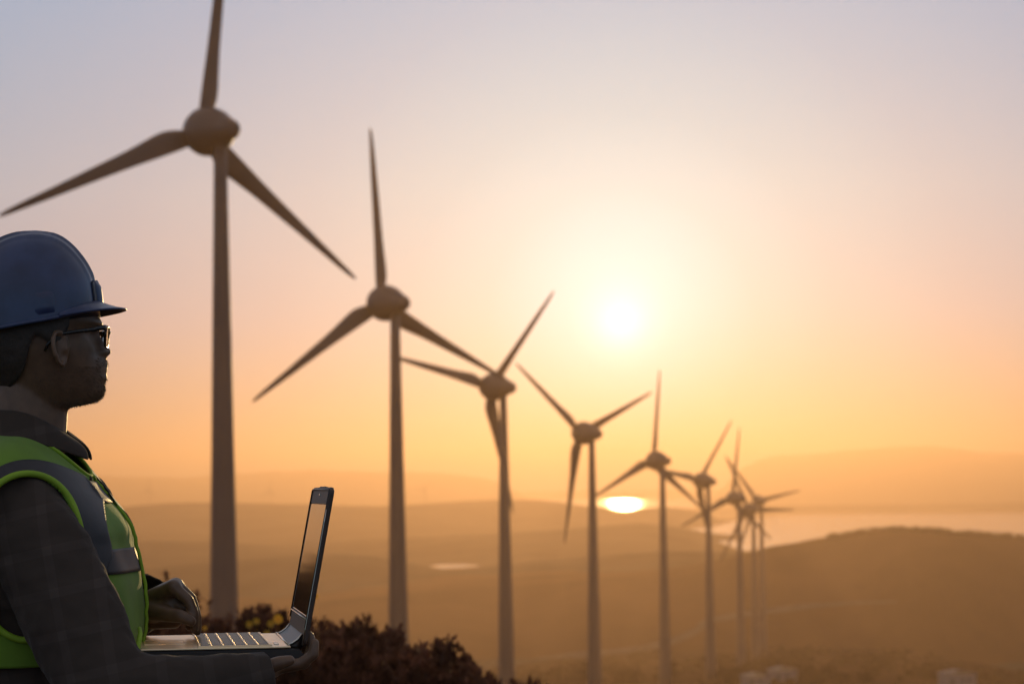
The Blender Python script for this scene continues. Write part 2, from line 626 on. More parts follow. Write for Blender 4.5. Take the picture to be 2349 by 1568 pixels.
L6 = [(-3500, 1130), (-1000, 1180), (100, 1170), (260, 1163), (330, 1158), (420, 1152), (560, 1153), (700, 1156), (880, 1160), (1000, 1153), (1100, 1147), (1200, 1145), (1270, 1149), (1330, 1158), (1385, 1163), (1430, 1170), (1475, 1165), (1530, 1163), (1620, 1172), (1700, 1186), (1800, 1200)]
L7A = [(-4200, 1060), (-900, 1105), (100, 1094), (220, 1091), (420, 1095), (560, 1085), (700, 1078), (850, 1082), (1000, 1084), (1120, 1098), (1230, 1122), (1330, 1150)]
L7B = [(1560, 1150), (1640, 1110), (1750, 1052), (1870, 1040), (2000, 1028), (2100, 1023), (2170, 1025), (2250, 1037), (2349, 1040), (2700, 1062), (3400, 1050), (5200, 1090)]
SHORE = [(1560, 1180), (1640, 1172), (1745, 1161), (1900, 1158), (2000, 1157), (2100, 1156), (2250, 1154), (2349, 1152), (2700, 1150), (4200, 1140)]
SPIT = [(1640, 1203), (1720, 1198), (1850, 1196), (1980, 1195), (2040, 1196), (2110, 1200)]
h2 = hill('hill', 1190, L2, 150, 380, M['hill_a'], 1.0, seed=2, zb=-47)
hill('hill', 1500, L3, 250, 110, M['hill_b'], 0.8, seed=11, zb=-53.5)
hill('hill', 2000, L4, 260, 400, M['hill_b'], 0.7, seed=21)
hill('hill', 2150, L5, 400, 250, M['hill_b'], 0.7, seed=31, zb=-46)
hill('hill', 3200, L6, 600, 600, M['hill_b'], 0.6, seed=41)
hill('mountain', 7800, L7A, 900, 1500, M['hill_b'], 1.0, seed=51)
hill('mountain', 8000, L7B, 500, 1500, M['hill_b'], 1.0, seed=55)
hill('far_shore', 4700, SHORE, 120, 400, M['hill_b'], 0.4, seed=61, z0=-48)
hill('spit', 3370, SPIT, 40, 40, M['hill_b'], 0.1, seed=71, z0=-46)
h2_bvh = BVHTree.FromPolygons([v.co.copy() for v in h2.data.vertices], [tuple(p.vertices) for p in h2.data.polygons])


def on(bvh, px, py):
    d = ray(px, py).normalized()
    return bvh.ray_cast(CAM, d)[0]


# pale dirt track winding over the red-tinted hill
tp = [(1180, 1517), (1300, 1504), (1400, 1496), (1480, 1487), (1545, 1470), (1600, 1446), (1622, 1424), (1680, 1414), (1760, 1402), (1860, 1390), (1960, 1383), (2080, 1380)]
bm = bmesh.new()
rows = []
cen = []
for i in range(len(tp) - 1):
    for k in range(5):
        t = k / 5
        a_, b_ = tp[i], tp[i + 1]
        p = on(h2_bvh, a_[0] + (b_[0] - a_[0]) * t, a_[1] + (b_[1] - a_[1]) * t)
        if p is not None:
            cen.append(p)
for i, p in enumerate(cen):
    d = cen[min(i + 1, len(cen) - 1)] - cen[max(i - 1, 0)]
    s = Vector((d.y, -d.x, 0)).normalized() * (0.4 + 2.0 * sm(0, 8, i) * sm(0, 14, len(cen) - 1 - i))
    row = []
    for q in (p - s, p, p + s):
        hq = h2_bvh.ray_cast(Vector((q.x, q.y, 200)), Vector((0, 0, -1)))[0]
        row.append(Vector((q.x, q.y, (hq.z if hq else q.z) + 0.35)))
    rows.append(row)
if len(rows) > 1:
    add_grid(bm, rows)
    bmesh.ops.recalc_face_normals(bm, faces=bm.faces)
    kind(obj('dirt_track', bm, M['track']), 'structure')


# scrub on the ridge and on the crest of the red-tinted hill: leafy clumps nobody could count
def leaf_clump(bm, c, r, n, leaf):
    for _ in range(n):
        while True:
            q = Vector((random.uniform(-1, 1), random.uniform(-1, 1), random.uniform(-0.3, 1)))
            if q.length < 1:
                break
        p = c + Vector((q.x * r, q.y * r, q.z * r * 0.9 + r * 0.2))
        u = Vector((random.gauss(0, 1), random.gauss(0, 1), random.gauss(0, 1))).normalized()
        v = u.cross(Vector((random.gauss(0, 1), random.gauss(0, 1), random.gauss(0, 1)))).normalized()
        s = leaf * random.uniform(.6, 1.3)
        vs = [bm.verts.new(p + u * s * a + v * s * b2) for a, b2 in ((-1, -.45), (1, -.45), (1.1, .45), (-.9, .45))]
        bm.faces.new(vs)


bm = bmesh.new()
for _ in range(620):
    px = random.uniform(700, 2700)
    rc, zc = crest1(px)
    r = rc * random.uniform(0.62, 1.005)
    d = ray(px, 1400)
    h = Vector((d.x, d.y)).normalized() * r
    s = random.choice((0.8, 1.0, 1.3, 1.7, 2.4, 3.2))
    leaf_clump(bm, Vector((h.x, h.y, ground_z(h.x, h.y))), s, 46, s * 0.3)
kind(obj('scrub', bm, M['scrub'], smooth=False), 'stuff')
# low heather tufts on the hilltop round the worker
bm = bmesh.new()
for _ in range(520):
    r = 6 * (45 ** random.random())
    a = random.uniform(-.9, .9)
    x, y = r * math.sin(a), r * math.cos(a)
    z = ground_z(x, y)
    leaf_clump(bm, Vector((x, y, z)), random.uniform(.12, .34), 60, .022)
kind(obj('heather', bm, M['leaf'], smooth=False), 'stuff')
bm = bmesh.new()
for _ in range(90):
    px = random.uniform(1900, 2349)
    p = on(h2_bvh, px, interp(L2, px) + random.uniform(1, 5))
    if p is not None:
        leaf_clump(bm, p, random.uniform(1.2, 2.4), 40, 0.6)
kind(obj('crest_scrub', bm, M['scrub'], smooth=False), 'stuff')

# ------------------------------------------------------------------ wind turbines
TILT, CONE, OV, RR = R_(4), R_(1), 3.3, 22.0
TOWER = [(0, .60), (6, .68), (14, .82), (27, 1.02), (43, 1.30), (55, 1.55), (80, 1.9)]
NAC = [(1.9, .02), (1.8, .45), (1.4, 1.05), (.9, 1.55), (.2, 2.0), (-.6, 2.25), (-1.5, 2.25), (-2.5, 2.02), (-3.4, 1.65), (-4.3, 1.22), (-5.1, 1.0), (-5.6, .8), (-5.85, .45), (-5.9, .02)]
CHORD = [(1.2, 1.5, .55, 0), (2.0, 1.9, .55, .1), (3.2, 2.30, .5, .30), (4.2, 2.32, .42, .35), (5.5, 2.12, .34, .32), (8, 1.70, .26, .25), (12, 1.32, .18, .18), (16, .98, .13, .1), (19.5, .68, .09, .05), (21.4, .42, .05, 0), (21.9, .18, .03, -.03), (22.0, .03, .01, -.05)]


def blade_mesh():
    """blade along +Z, chord in X (rotor plane), thickness in Y"""
    bm = bmesh.new()
    P = []
    for k in range(len(CHORD) - 1):
        for q in range(3 if k < len(CHORD) - 3 else 1):
            t = q / (3 if k < len(CHORD) - 3 else 1)
            a_, b_ = CHORD[k], CHORD[k + 1]
            r, c, th, off = [a_[i] + (b_[i] - a_[i]) * t for i in range(4)]
            c *= .93
            if k < len(CHORD) - 3:
                c = interp([(z[0], z[1]) for z in CHORD], r) * .93
                off = interp([(z[0], z[3]) for z in CHORD], r)
            tw = R_(22 * (1 - sm(1, 20, r)) - 2)
            row = []
            for j in range(18):
                an = 2 * math.pi * j / 18
                x = math.cos(an) * c / 2 + off
                y = math.sin(an) * th * c / 2 * (0.55 + 0.45 * math.cos(an)) * 1.1
                row.append(Vector((x * math.cos(tw) - y * math.sin(tw), x * math.sin(tw) + y * math.cos(tw), r)))
            P.append(row)
    add_grid(bm, P, close_v=True, cap0=True, cap1=True)
    bmesh.ops.recalc_face_normals(bm, faces=bm.faces)
    me = bpy.data.meshes.new('blade')
    bm.to_mesh(me)
    bm.free()
    me.materials.append(M['backlit_paint'])
    me.polygons.foreach_set('use_smooth', [True] * len(me.polygons))
    return me


BLADE = blade_mesh()


def lathe(prof, fn, seg=40):
    bm = bmesh.new()
    P = [[fn(s, r * math.cos(2 * math.pi * j / seg), r * math.sin(2 * math.pi * j / seg)) for j in range(seg)] for s, r in prof]
    add_grid(bm, P, close_v=True, cap0=True, cap1=True)
    bmesh.ops.recalc_face_normals(bm, faces=bm.faces)
    return bm


def dense(prof, n=4):
    out = []
    for i in range(len(prof) - 1):
        for k in range(n):
            t = (i + k / n)
            out.append(t)
    out.append(len(prof) - 1)
    xs = [(i, p[0]) for i, p in enumerate(prof)]
    ys = [(i, p[1]) for i, p in enumerate(prof)]
    return [(interp(xs, t), max(interp(ys, t), .01)) for t in out]


NACD = dense(NAC)


def turbine(px, py, d, yaw, phase, label, group, parts=True, name='wind_turbine', ground=None):
    d_ = ray(px, py)
    top = CAM + d_ * (d / d_.y)                        # tower axis at nacelle height
    yaw = R_(yaw)
    n = Vector((-math.sin(yaw) * math.cos(TILT), math.cos(yaw) * math.cos(TILT), math.sin(TILT)))
    h = Vector((math.cos(yaw), math.sin(yaw), 0))
    u = h.cross(n)
    if u.z < 0:
        u = -u
    gz = (ground if ground is not None else ground_z(top.x, top.y)) - 0.6
    root = thing(name, label, 'wind turbine', (top.x, top.y, gz + 0.6), group)
    H = top.z - gz
    zt = top.z - 1.2
    prof = [(zt - s, interp(TOWER, s)) for s in [0, 3, 6, 10, 14, 20, 27, 35, 43, 50, 55, 62, 70] if s < zt - gz] + [(gz, interp(TOWER, zt - gz))]
    obj('tower', lathe(prof, lambda s, a, b_: Vector((top.x + a, top.y + b_, s))), M['backlit_paint'], root)
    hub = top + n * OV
    obj('nacelle', lathe([p for p in NACD if p[0] <= -0.55], lambda s, a, b_: hub + n * s + h * a + u * b_), M['backlit_paint'], root)
    obj('hub', lathe([p for p in NACD if p[0] >= -0.47], lambda s, a, b_: hub + n * s + h * a * 0.985 + u * b_ * 0.985), M['backlit_paint'], root)
    for k in range(3):
        a = R_(phase) + k * 2 * math.pi / 3
        rad = (math.sin(a) * h + math.cos(a) * u)
        rad = (rad * math.cos(CONE) + n * math.sin(CONE)).normalized()
        ch = (math.cos(a) * h - math.sin(a) * u)
        yv = rad.cross(ch)
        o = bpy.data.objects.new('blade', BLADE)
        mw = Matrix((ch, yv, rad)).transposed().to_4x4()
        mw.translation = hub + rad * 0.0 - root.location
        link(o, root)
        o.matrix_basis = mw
    # hatch on the tail of the nacelle
    bm = bmesh.new()
    add_capsule(bm, hub - n * 5.55 + h * .25 + u * .1, hub - n * 5.95 + h * .25 + u * .1, .16, .12)
    obj('anemometer_mast', bm, M['gap'], root)
    return root


TG = 'wind turbines along the ridge'
for a_ in [
    (505, 299, 221.2, 37, 6.0, 'largest and nearest wind turbine, behind the blue hard hat, one blade out of the top'),
    (906, 695, 300.6, 36, 114.8, 'second tallest wind turbine, dark against the glow, directly behind the open laptop screen to its right'),
    (1154, 888, 393.1, 44, 41.7, 'wind turbine whose lowest blade hangs down along its own tower, left of the sun'),
    (1357, 994, 474.0, 42, 67.4, 'wind turbine standing straight below the sun, two blades up in a wide V'),
    (1519, 1056, 580.0, 40, 4.3, 'wind turbine just right of the bright water glint, one blade pointing straight up'),
    (1624, 1103, 664.0, 46, 39.6, 'smaller wind turbine with one blade pointing up right, left of the clustered rotors'),
    (1695, 1143, 743.3, 37, 6.9, 'leftmost wind turbine of the tight far cluster, one thin blade straight up'),
    (1728, 1168, 866.0, 32, 91.7, 'lowest wind turbine in the far cluster, its tower in the middle of three'),
    (1746, 1149, 940.0, 30, 80.0, 'rightmost wind turbine of the far cluster, one blade reaching far right'),
]:
    turbine(*a_, TG)
for px, py, lab in ((343, 1124, 'faint tiny wind turbine in the haze just above the worker\'s chest'),
                    (622, 1125, 'faint tiny wind turbine in the haze between nearest tower and laptop'),
                    (975, 1122, 'faint tiny wind turbine in the haze right of the second tower')):
    d_ = ray(px, py)
    turbine(px, py, 4060, 38, random.uniform(0, 120), lab, 'distant wind turbines on the hazy hill', ground=CAM.z + d_.z / d_.y * 4060 - 34)


# ------------------------------------------------------------------ small cabins on the ridge
def cabin(px, py, wid, dep, hgt, label, win):
    p = on(ridge_bvh, px, py)
    if p is None:
        d = ray(px, py)
        p = CAM + d * (800 / d.y)
    root = thing('cabin', label, 'cabin', p, 'small pale cabins below the turbines')
    Mx = Matrix.Translation(p) @ Matrix.Rotation(R_(12), 4, 'Z')
    bm = bmesh.new(); add_box(bm, Mx @ Matrix.Translation((0, 0, hgt / 2 - .3)), wid, dep, hgt + .6, .05)
    obj('wall', bm, M['wall'], root, smooth=False)
    bm = bmesh.new()
    prof = [(-wid / 2 - .3, hgt), (0, hgt + wid * .10), (wid / 2 + .3, hgt), (wid / 2 + .3, hgt + .25), (0, hgt + wid * .10 + .25), (-wid / 2 - .3, hgt + .25)]
    add_grid(bm, [[Mx @ Vector((x, yy, z + .005)) for x, z in prof] for yy in (-dep / 2 - .3, dep / 2 + .3)], close_v=True, cap0=True, cap1=True)
    obj('roof', bm, M['roof'], root, smooth=False)
    bm = bmesh.new(); add_box(bm, Mx @ Matrix.Translation((-wid * .25, -dep / 2 - .02, 1.1)), 1.1, .08, 2.2, .01)
    obj('door', bm, M['door'], root, smooth=False)
    for k in range(win):
        bm = bmesh.new(); add_box(bm, Mx @ Matrix.Translation((wid * (.08 + .2 * k), -dep / 2 - .02, 1.7)), 1.0, .08, 1.0, .01)
        obj('window', bm, M['door'], root, smooth=False)


cabin(1795, 1562, 7.2, 4, 3.0, 'small pale cabin right of the far turbine cluster, upper of two', 1)
cabin(1733, 1574, 6.4, 4, 2.6, 'small pale cabin cut by the bottom edge under the far turbines', 1)
cabin(2196, 1574, 8.5, 4, 3.2, 'long pale cabin at the far right end of the ridge', 2)
cabin(1046, 1566, 4.5, 3, 2.4, 'little whitish cabin just right of the shrubs, between two towers', 1)


# ------------------------------------------------------------------ shrubs
def shrub(px, top, Y, wpx, label, nshoot, flowers=(), seed=0, spikes=(), dome=.16):
    """upright twiggy bush: shoots fanning from one base, small narrow leaves crowding their upper parts"""
    rnd = random.Random(seed)
    tp_ = at(px, top, Y)
    gz = ground_z(tp_.x, Y)
    H = tp_.z - gz
    rad = wpx / F * Y / 2
    root = thing('shrub', label, 'shrub', (tp_.x, Y, gz), 'shrubs on the hilltop behind the worker')
    bs, bl = bmesh.new(), bmesh.new()
    shoots = []
    for i in range(nshoot):
        a = rnd.uniform(0, 2 * math.pi)
        rr = math.sqrt(rnd.random()) * rad
        x, y = math.cos(a) * rr, math.sin(a) * rr * .8
        lump = nz(x * 4, y * 4, seed) * .11 + nz(x * 11, y * 11, seed + 4) * .07
        hgt = H * (1 - dome * (rr / rad) ** 2.4) + lump * 1.6 - .05 - .30 * rnd.random() ** 1.5
        shoots.append((a, x, y, hgt, rr))
    for sx, sy in spikes:
        p = at(sx, sy, Y)
        for _ in range(5):
            shoots.append((rnd.uniform(0, 6.28), p.x - tp_.x + rnd.gauss(0, .022), rnd.gauss(0, .08), (p.z - gz) - .14 * rnd.random(), rad * .4))
    rg = np.random.default_rng(seed)
    quads = []
    for i, (a, x, y, hgt, rr) in enumerate(shoots):
        base = np.array((tp_.x + x * .8, Y + y * .8, ground_z(tp_.x + x * .8, Y + y * .8) - .05))
        tip = np.array((tp_.x + x, Y + y, gz + hgt))
        mid = (base + tip) / 2 + np.array((x * .25 + rg.normal() * .05, y * .25 + rg.normal() * .05, hgt * .05))
        if i % 3 == 0:
            add_tube(bs, [base * (1 - t) ** 2 + mid * 2 * t * (1 - t) + tip * t * t for t in [k / 7 for k in range(8)]], [.006 * (1 - k / 8) + .0012 for k in range(8)], 4)
        n = 96
        t = np.concatenate([1 - .42 * rg.random(60) ** 1.5, 1 - .92 * rg.random(36)])[:, None]
        p = base * (1 - t) ** 2 + mid * 2 * t * (1 - t) + tip * t * t
        d = tip - mid
        d /= np.linalg.norm(d)
        o_ = rg.normal(size=(n, 3)) * (1, 1, .6)
        o_ /= np.linalg.norm(o_, axis=1, keepdims=True)
        u = d * .8 + o_ * .7
        u /= np.linalg.norm(u, axis=1, keepdims=True)
        v = np.cross(u, o_)
        v /= np.linalg.norm(v, axis=1, keepdims=True) + 1e-9
        ln = rg.uniform(.026, .062, (n, 1))
        wd = ln * rg.uniform(.15, .28, (n, 1))
        p = p + o_ * rg.uniform(0, .055, (n, 1)) * (1.25 - t)
        quads.append(np.stack([p - v * wd * .4, p + u * ln * .5 - v * wd, p + u * ln, p + u * ln * .5 + v * wd], 1).reshape(-1, 3))
    co = np.concatenate(quads)
    me = bpy.data.meshes.new('foliage')
    nq = len(co) // 4
    me.vertices.add(len(co)); me.vertices.foreach_set('co', co.astype(np.float32).ravel())
    me.loops.add(nq * 4); me.loops.foreach_set('vertex_index', np.arange(nq * 4, dtype=np.int32))
    me.polygons.add(nq); me.polygons.foreach_set('loop_start', np.arange(0, nq * 4, 4, dtype=np.int32))
    me.update(calc_edges=True)
    me.validate()
    bl.free()
    obj('stems', bs, M['stem'], root)
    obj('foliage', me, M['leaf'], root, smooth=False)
    for fx, fy, fr_ in flowers:
        p = at(fx, fy, Y - rad * .85 - .1)
        bm = bmesh.new()
        for k in range(13):                           # a small daisy-like head of petals on its stalk
            a = 2 * math.pi * k / 13
            u = Vector((math.cos(a), -.25, math.sin(a))).normalized()
            v = u.cross(Vector((0, 1, .1))).normalized()
            q = [bm.verts.new(p + u * fr_ * .15), bm.verts.new(p + u * fr_ * .6 - v * fr_ * .24), bm.verts.new(p + u * fr_), bm.verts.new(p + u * fr_ * .6 + v * fr_ * .24)]
            bm.faces.new(q)
        add_ellipsoid(bm, p, (fr_ * .35, fr_ * .3, fr_ * .35), seg=10, rings=6)
        b0 = Vector((tp_.x + (p.x - tp_.x) * .7, Y - rad * .6, gz + H * .4))
        add_tube(bm, [b0, (b0 + p) / 2 + Vector((.01, 0, .02)), p], .0009, 4)
        obj('flower', bm, M['flower'], root)
    return root


shrub(400, 1372, 16.0, 260, 'dark spiky shrub behind the raised hand, right beside the green vest', 520, seed=1, spikes=((345, 1322), (395, 1308), (452, 1350), (365, 1345)))
shrub(560, 1400, 15.0, 420, 'shrub with yellow flowers seen above the laptop keyboard', 1000, flowers=((572, 1431, .024), (588, 1424, .022), (621, 1430, .024), (638, 1419, .031), (612, 1452, .022), (470, 1440, .015), (655, 1446, .015)), seed=3, spikes=((605, 1405), (642, 1412)), dome=.06)
shrub(800, 1436, 14.0, 250, 'broad shrub in reddish glare just right of the laptop lid', 620, flowers=((724, 1366, .018),), seed=4, spikes=((770, 1432), (805, 1428), (835, 1424), (862, 1436), (745, 1440), (885, 1452)), dome=.025)
shrub(965, 1486, 13.4, 260, 'lower shrub in reddish glare right of the broad one, below the second turbine tower', 480, seed=5, spikes=((985, 1464), (1003, 1470), (925, 1478), (945, 1484), (1030, 1496), (1060, 1506)), dome=.035)
shrub(720, 1482, 11.5, 520, 'dark low shrub along the bottom edge beneath the laptop lid', 900, seed=6, dome=.03)
shrub(1120, 1540, 12.6, 270, 'lowest shrub at the bottom, furthest right of the hilltop shrubs', 520, seed=7, dome=.05)
shrub(930, 1524, 11.8, 420, 'dark low shrub at the bottom edge, between laptop and lowest shrub', 800, seed=8, dome=.03)
shrub(20, 1150, 16.5, 270, 'tall shrub standing behind the back and arm of the worker', 420, seed=9)

# ------------------------------------------------------------------ laptop
LA = R_(9.0)
lu = Vector((math.cos(LA), math.sin(LA), 0))          # towards the hinge
lv = Vector((-math.sin(LA), math.cos(LA), 0))         # across, away from the camera
lz = Vector((0, 0, 1))
L0 = at(314, 1493, 3.56)                              # near front corner of the deck
LW, LD = 0.345, 0.228
LP = lambda u, v, z: L0 + lu * u + lv * v + lz * z
lap = thing('laptop', 'open silver laptop held in front of the worker, dark screen bezel, lid tilted back', 'laptop', L0)
ML = Matrix((lu, lv, lz)).transposed().to_4x4()
ML.translation = L0
bm = bmesh.new()
# base: rounded slab under the deck
prof = [(0.004, 0), (0, -.004), (.001, -.010), (.010, -.020), (LD - .01, -.028), (LD + .012, -.026), (LD + .02, -.014), (LD + .012, -.002), (LD - .004, -.0005)]
add_grid(bm, [[LP(u, v, z - .001) for u, z in prof] for v in (0, .004, LW - .004, LW)], close_v=True, cap0=True, cap1=True)
bmesh.ops.recalc_face_normals(bm, faces=bm.faces)
obj('base', bm, M['laptop_dark'], lap, smooth=False)
bm = bmesh.new()
add_box(bm, ML @ Matrix.Translation((LD / 2 - .002, LW / 2, .0012)), LD, LW - .002, .003, .001)
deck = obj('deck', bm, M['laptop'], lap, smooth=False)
# touchpad: slightly sunken plate with a raised edge
bm = bmesh.new()
tu0, tu1, tv0, tv1 = .012, .072, .10, .205
add_grid(bm, [[LP(tu0, tv0, .0031), LP(tu0, tv1, .0031)], [LP(tu1, tv0, .0031), LP(tu1, tv1, .0031)]])
add_tube(bm, [LP(tu0, tv0, .003), LP(tu1, tv0, .003), LP(tu1, tv1, .003), LP(tu0, tv1, .003)], .0007, 5, closed=True)
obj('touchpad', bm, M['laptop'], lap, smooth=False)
# keyboard: one sheet, keys raised from it
ku0, ku1, kv0, kv1 = .092, .196, .018, LW - .018
bm = bmesh.new()
rows_, cols_ = 6, 15
us, vs_ = [], []
for i in range(rows_):
    p0 = ku0 + (ku1 - ku0) * i / rows_
    w_ = (ku1 - ku0) / rows_
    us += [(p0 + .0006, 0), (p0 + .0022, 1), (p0 + w_ - .0028, 1), (p0 + w_ - .0012, 0)]
for j in range(cols_):
    p0 = kv0 + (kv1 - kv0) * j / cols_
    w_ = (kv1 - kv0) / cols_
    vs_ += [(p0 + .0006, 0), (p0 + .002, 1), (p0 + w_ - .002, 1), (p0 + w_ - .0006, 0)]
add_grid(bm, [[LP(u, v, .0030 + .0026 * a * b2) for v, b2 in vs_] for u, a in us])
obj('keyboard', bm, M['key'], lap, smooth=False)
# light ribs between the key rows
bm = bmesh.new()
for i in range(rows_ + 1):
    u = ku0 + (ku1 - ku0) * i / rows_ - .0003
    add_box(bm, ML @ Matrix.Translation((u, LW / 2, .0040)), .0026, kv1 - kv0 + .006, .0034, .0005)
for v in (kv0 - .003, kv1 + .003):
    add_box(bm, ML @ Matrix.Translation(((ku0 + ku1) / 2, v, .0036)), ku1 - ku0 + .006, .004, .003, .0006)
obj('keyboard_surround', bm, M['laptop'], lap, smooth=False)
# small buttons behind the keyboard
for j in range(2):
    bm = bmesh.new()
    add_box(bm, ML @ Matrix.Translation((.207, .05 + .03 * j, .0035)), .007, .018, .0025, .0008)
    obj('button', bm, M['chrome'], lap, smooth=False)
# hinge: deck rises towards the lid in a curved step
TL = R_(10.6)                                           # lid leans back
lu2 = lu * math.sin(TL) + lz * math.cos(TL)            # up the lid
ln2 = lu * -math.cos(TL) + lz * math.sin(TL)           # screen side normal (towards the worker)
H0 = LP(LD + .014, 0, -.004)
LH = .240
bm = bmesh.new()
hp = [(LD - .006, .0028), (LD + .002, .0045), (LD + .010, .010), (LD + .017, .018), (LD + .021, .016), (LD + .020, .004), (LD + .014, -.004), (LD - .004, -.002)]
add_grid(bm, [[LP(u, v, z) for u, z in hp] for v in (.03, .035, LW - .035, LW - .03)], close_v=True, cap0=True, cap1=True)
bmesh.ops.recalc_face_normals(bm, faces=bm.faces)
obj('hinge', bm, M['laptop_dark'], lap)
bm = bmesh.new()
for v in (.03, LW - .03):
    add_tube(bm, [LP(u, v, z + .001) for u, z in hp[:4]], .0016, 6)
add_tube(bm, [LP(LD - .004, .012, .0035), LP(LD - .004, LW - .012, .0035)], .0017, 6)
obj('hinge_trim', bm, M['chrome'], lap)
MLid = Matrix((lv, lu2, -ln2)).transposed().to_4x4()   # x across, y up the lid, z outwards (back)
MLid.translation = H0


def lid_plate(bm, x0, x1, y0, y1, z0, z1, r):
    ring = []
    for cx_, cy_, a0 in ((x1 - r, y1 - r, 0), (x0 + r, y1 - r, 90), (x0 + r, y0 + r, 180), (x1 - r, y0 + r, 270)):
        for k in range(7):
            a = R_(a0 + 90 * k / 6)
            ring.append((cx_ + r * math.cos(a), cy_ + r * math.sin(a)))
    P = []
    for z, s in ((z0, .0012), (z0 + .0012, 0), (z1 - .002, 0), (z1, .003)):
        cxm, cym = (x0 + x1) / 2, (y0 + y1) / 2
        P.append([MLid @ Vector((x - s * (1 if x > cxm else -1), y - s * (1 if y > cym else -1), z)) for x, y in ring])
    add_grid(bm, P, close_v=True, cap0=True, cap1=True)
    bmesh.ops.recalc_face_normals(bm, faces=bm.faces)


bm = bmesh.new()
lid_plate(bm, 0, LW, 0.006, LH + .006, 0, .0070, .010)
lid = obj('lid', bm, M['bezel'], lap, smooth=False)
bm = bmesh.new()
add_tube(bm, [MLid @ Vector((x, y, -.0006)) for x, y in ((.004, .034), (.004, LH - .004), (.010, LH + .002), (LW - .010, LH + .002), (LW - .004, LH - .004), (LW - .004, .034))], .0016, 6)
obj('bezel_rim', bm, M['laptop_dark'], lap)
bm = bmesh.new()
lid_plate(bm, .016, LW - .030, .050, LH - .020, -.0009, .001, .002)
obj('screen', bm, M['screen'], lap, smooth=False)
bm = bmesh.new()
add_tube(bm, [MLid @ Vector((.004, .046, -.0012)), MLid @ Vector((LW - .004, .046, -.0012))], .0012, 6)
add_tube(bm, [MLid @ Vector((.002, .012 + k * .02, -.0003)) for k in range(11)], .0009, 6)
obj('bezel_trim', bm, M['chrome'], lap)
bm = bmesh.new()
add_box(bm, MLid @ Matrix.Translation((LW / 2, LH - .006, -.0006)), .010, .004, .002, .0006)
obj('webcam', bm, M['chrome'], lap, smooth=False)
bm = bmesh.new()
add_box(bm, MLid @ Matrix.Translation((LW / 2, LH + .0065, .003)), .10, .002, .005, .0006)
obj('latch', bm, M['laptop_dark'], lap, smooth=False)
for v in (.008, ):
    bm = bmesh.new()
    add_box(bm, MLid @ Matrix.Translation((LW + .0008, LH * .52, .004)), .002, .055, .004, .0006)
    obj('rubber_strip', bm, M['laptop_dark'], lap, smooth=False)

# ------------------------------------------------------------------ person
PY = 3.70                                             # depth of the body's middle plane
S = PY / F                                            # metres per photo unit there
feet = at(110, 1300, PY)
person = thing('person', 'person in blue hard hat, glasses and lime vest, standing in profile with a laptop', 'person', (feet.x, PY, 0))


def pp(px, py, dy=0.0):
    """point of the body plane, shifted dy away from the camera without changing its real place in x/z"""
    p = at(px, py, PY)
    return Vector((p.x, PY + dy, p.z))


# ---- head frame: f forward, s towards the far side, h down in photo units around (115, y)
HA = R_(12)
HC = pp(115, 800)


def hp_(f, s, y):
    f, s = f * S, s * S
    # profile rows are photo rows: keep world z from the photo row at the head axis
    z = pp(115, y).z
    return Vector((HC.x + f * math.cos(HA) - s * math.sin(HA), HC.y + f * math.sin(HA) + s * math.cos(HA), z))


FR = [(640, 88), (680, 100), (712, 107), (728, 112), (739, 119), (745, 120), (752, 117), (762, 112), (775, 117), (790, 128), (800, 136), (807, 140), (812, 138), (817, 129), (822, 126), (829, 129), (837, 131), (844, 129), (848, 131), (852, 130), (857, 125.5), (862, 129), (868, 130), (875, 126), (882, 123), (893, 124), (904, 122), (913, 117), (920, 108), (926, 92), (931, 66), (936, 40), (944, 26), (960, 22)]
FB = [(640, 86), (680, 97), (712, 103), (728, 107), (739, 110), (748, 106), (762, 96), (775, 95), (790, 98), (807, 103), (822, 108), (840, 113), (857, 115), (875, 115), (893, 115), (908, 110), (920, 98), (926, 84), (931, 60), (936, 38), (944, 25), (960, 21)]
BK = [(560, 60), (600, 140), (640, 172), (700, 185), (760, 182), (800, 168), (840, 146), (870, 125), (900, 112), (930, 106), (960, 104)]
HWID = [(560, 30), (590, 78), (620, 98), (660, 110), (700, 115), (740, 114), (780, 110), (810, 106), (840, 99), (870, 92), (890, 86), (905, 80), (918, 73), (926, 68), (931, 64), (936, 62), (960, 64)]
FRT = [(560, 10), (580, 40), (600, 62), (640, 88)]


def head_pt(y, ph):
    """ph angle from straight ahead, + towards far side"""
    fb = interp(FB, y) if y > 640 else interp(FRT, y)
    fm = interp(FR, y) if y > 640 else interp(FRT, y)
    bk = interp(BK, y)
    wd = interp(HWID, y)
    c, s = math.cos(ph), math.sin(ph)
    n = 2.25 if y < 800 else 2.25 - 0.25 * sm(800, 900, y)
    e = 2 / n
    ss = wd * math.copysign(abs(s) ** e, s)
    xc = -14
    f = xc + ((fb - xc) if c > 0 else (bk + xc)) * math.copysign(abs(c) ** e, c)
    if c > 0:
        a = abs(ss)
        nose = sm(745, 775, y) * (1 - sm(812, 822, y))
        wn = 15 + 11 * sm(780, 805, y) if y < 822 else 34
        if y < 752:
            wn = 42
        f += (fm - fb) * math.exp(-(a / wn) ** 2)
        # eye sockets
        f -= 9 * math.exp(-((a - 46) / 24) ** 2 - ((y - 768) / 13) ** 2)
        # eyeball / lid
        f += 6 * math.exp(-((a - 46) / 15) ** 2 - ((y - 768) / 7) ** 2)
        # brow and cheekbone
        f += 3.5 * math.exp(-((a - 48) / 30) ** 2 - ((y - 745) / 8) ** 2)
        f += 5 * math.exp(-((a - 62) / 26) ** 2 - ((y - 800) / 22) ** 2)
        # nostril wing
        f += 7 * math.exp(-((a - 24) / 9) ** 2 - ((y - 808) / 9) ** 2)
    return f, ss


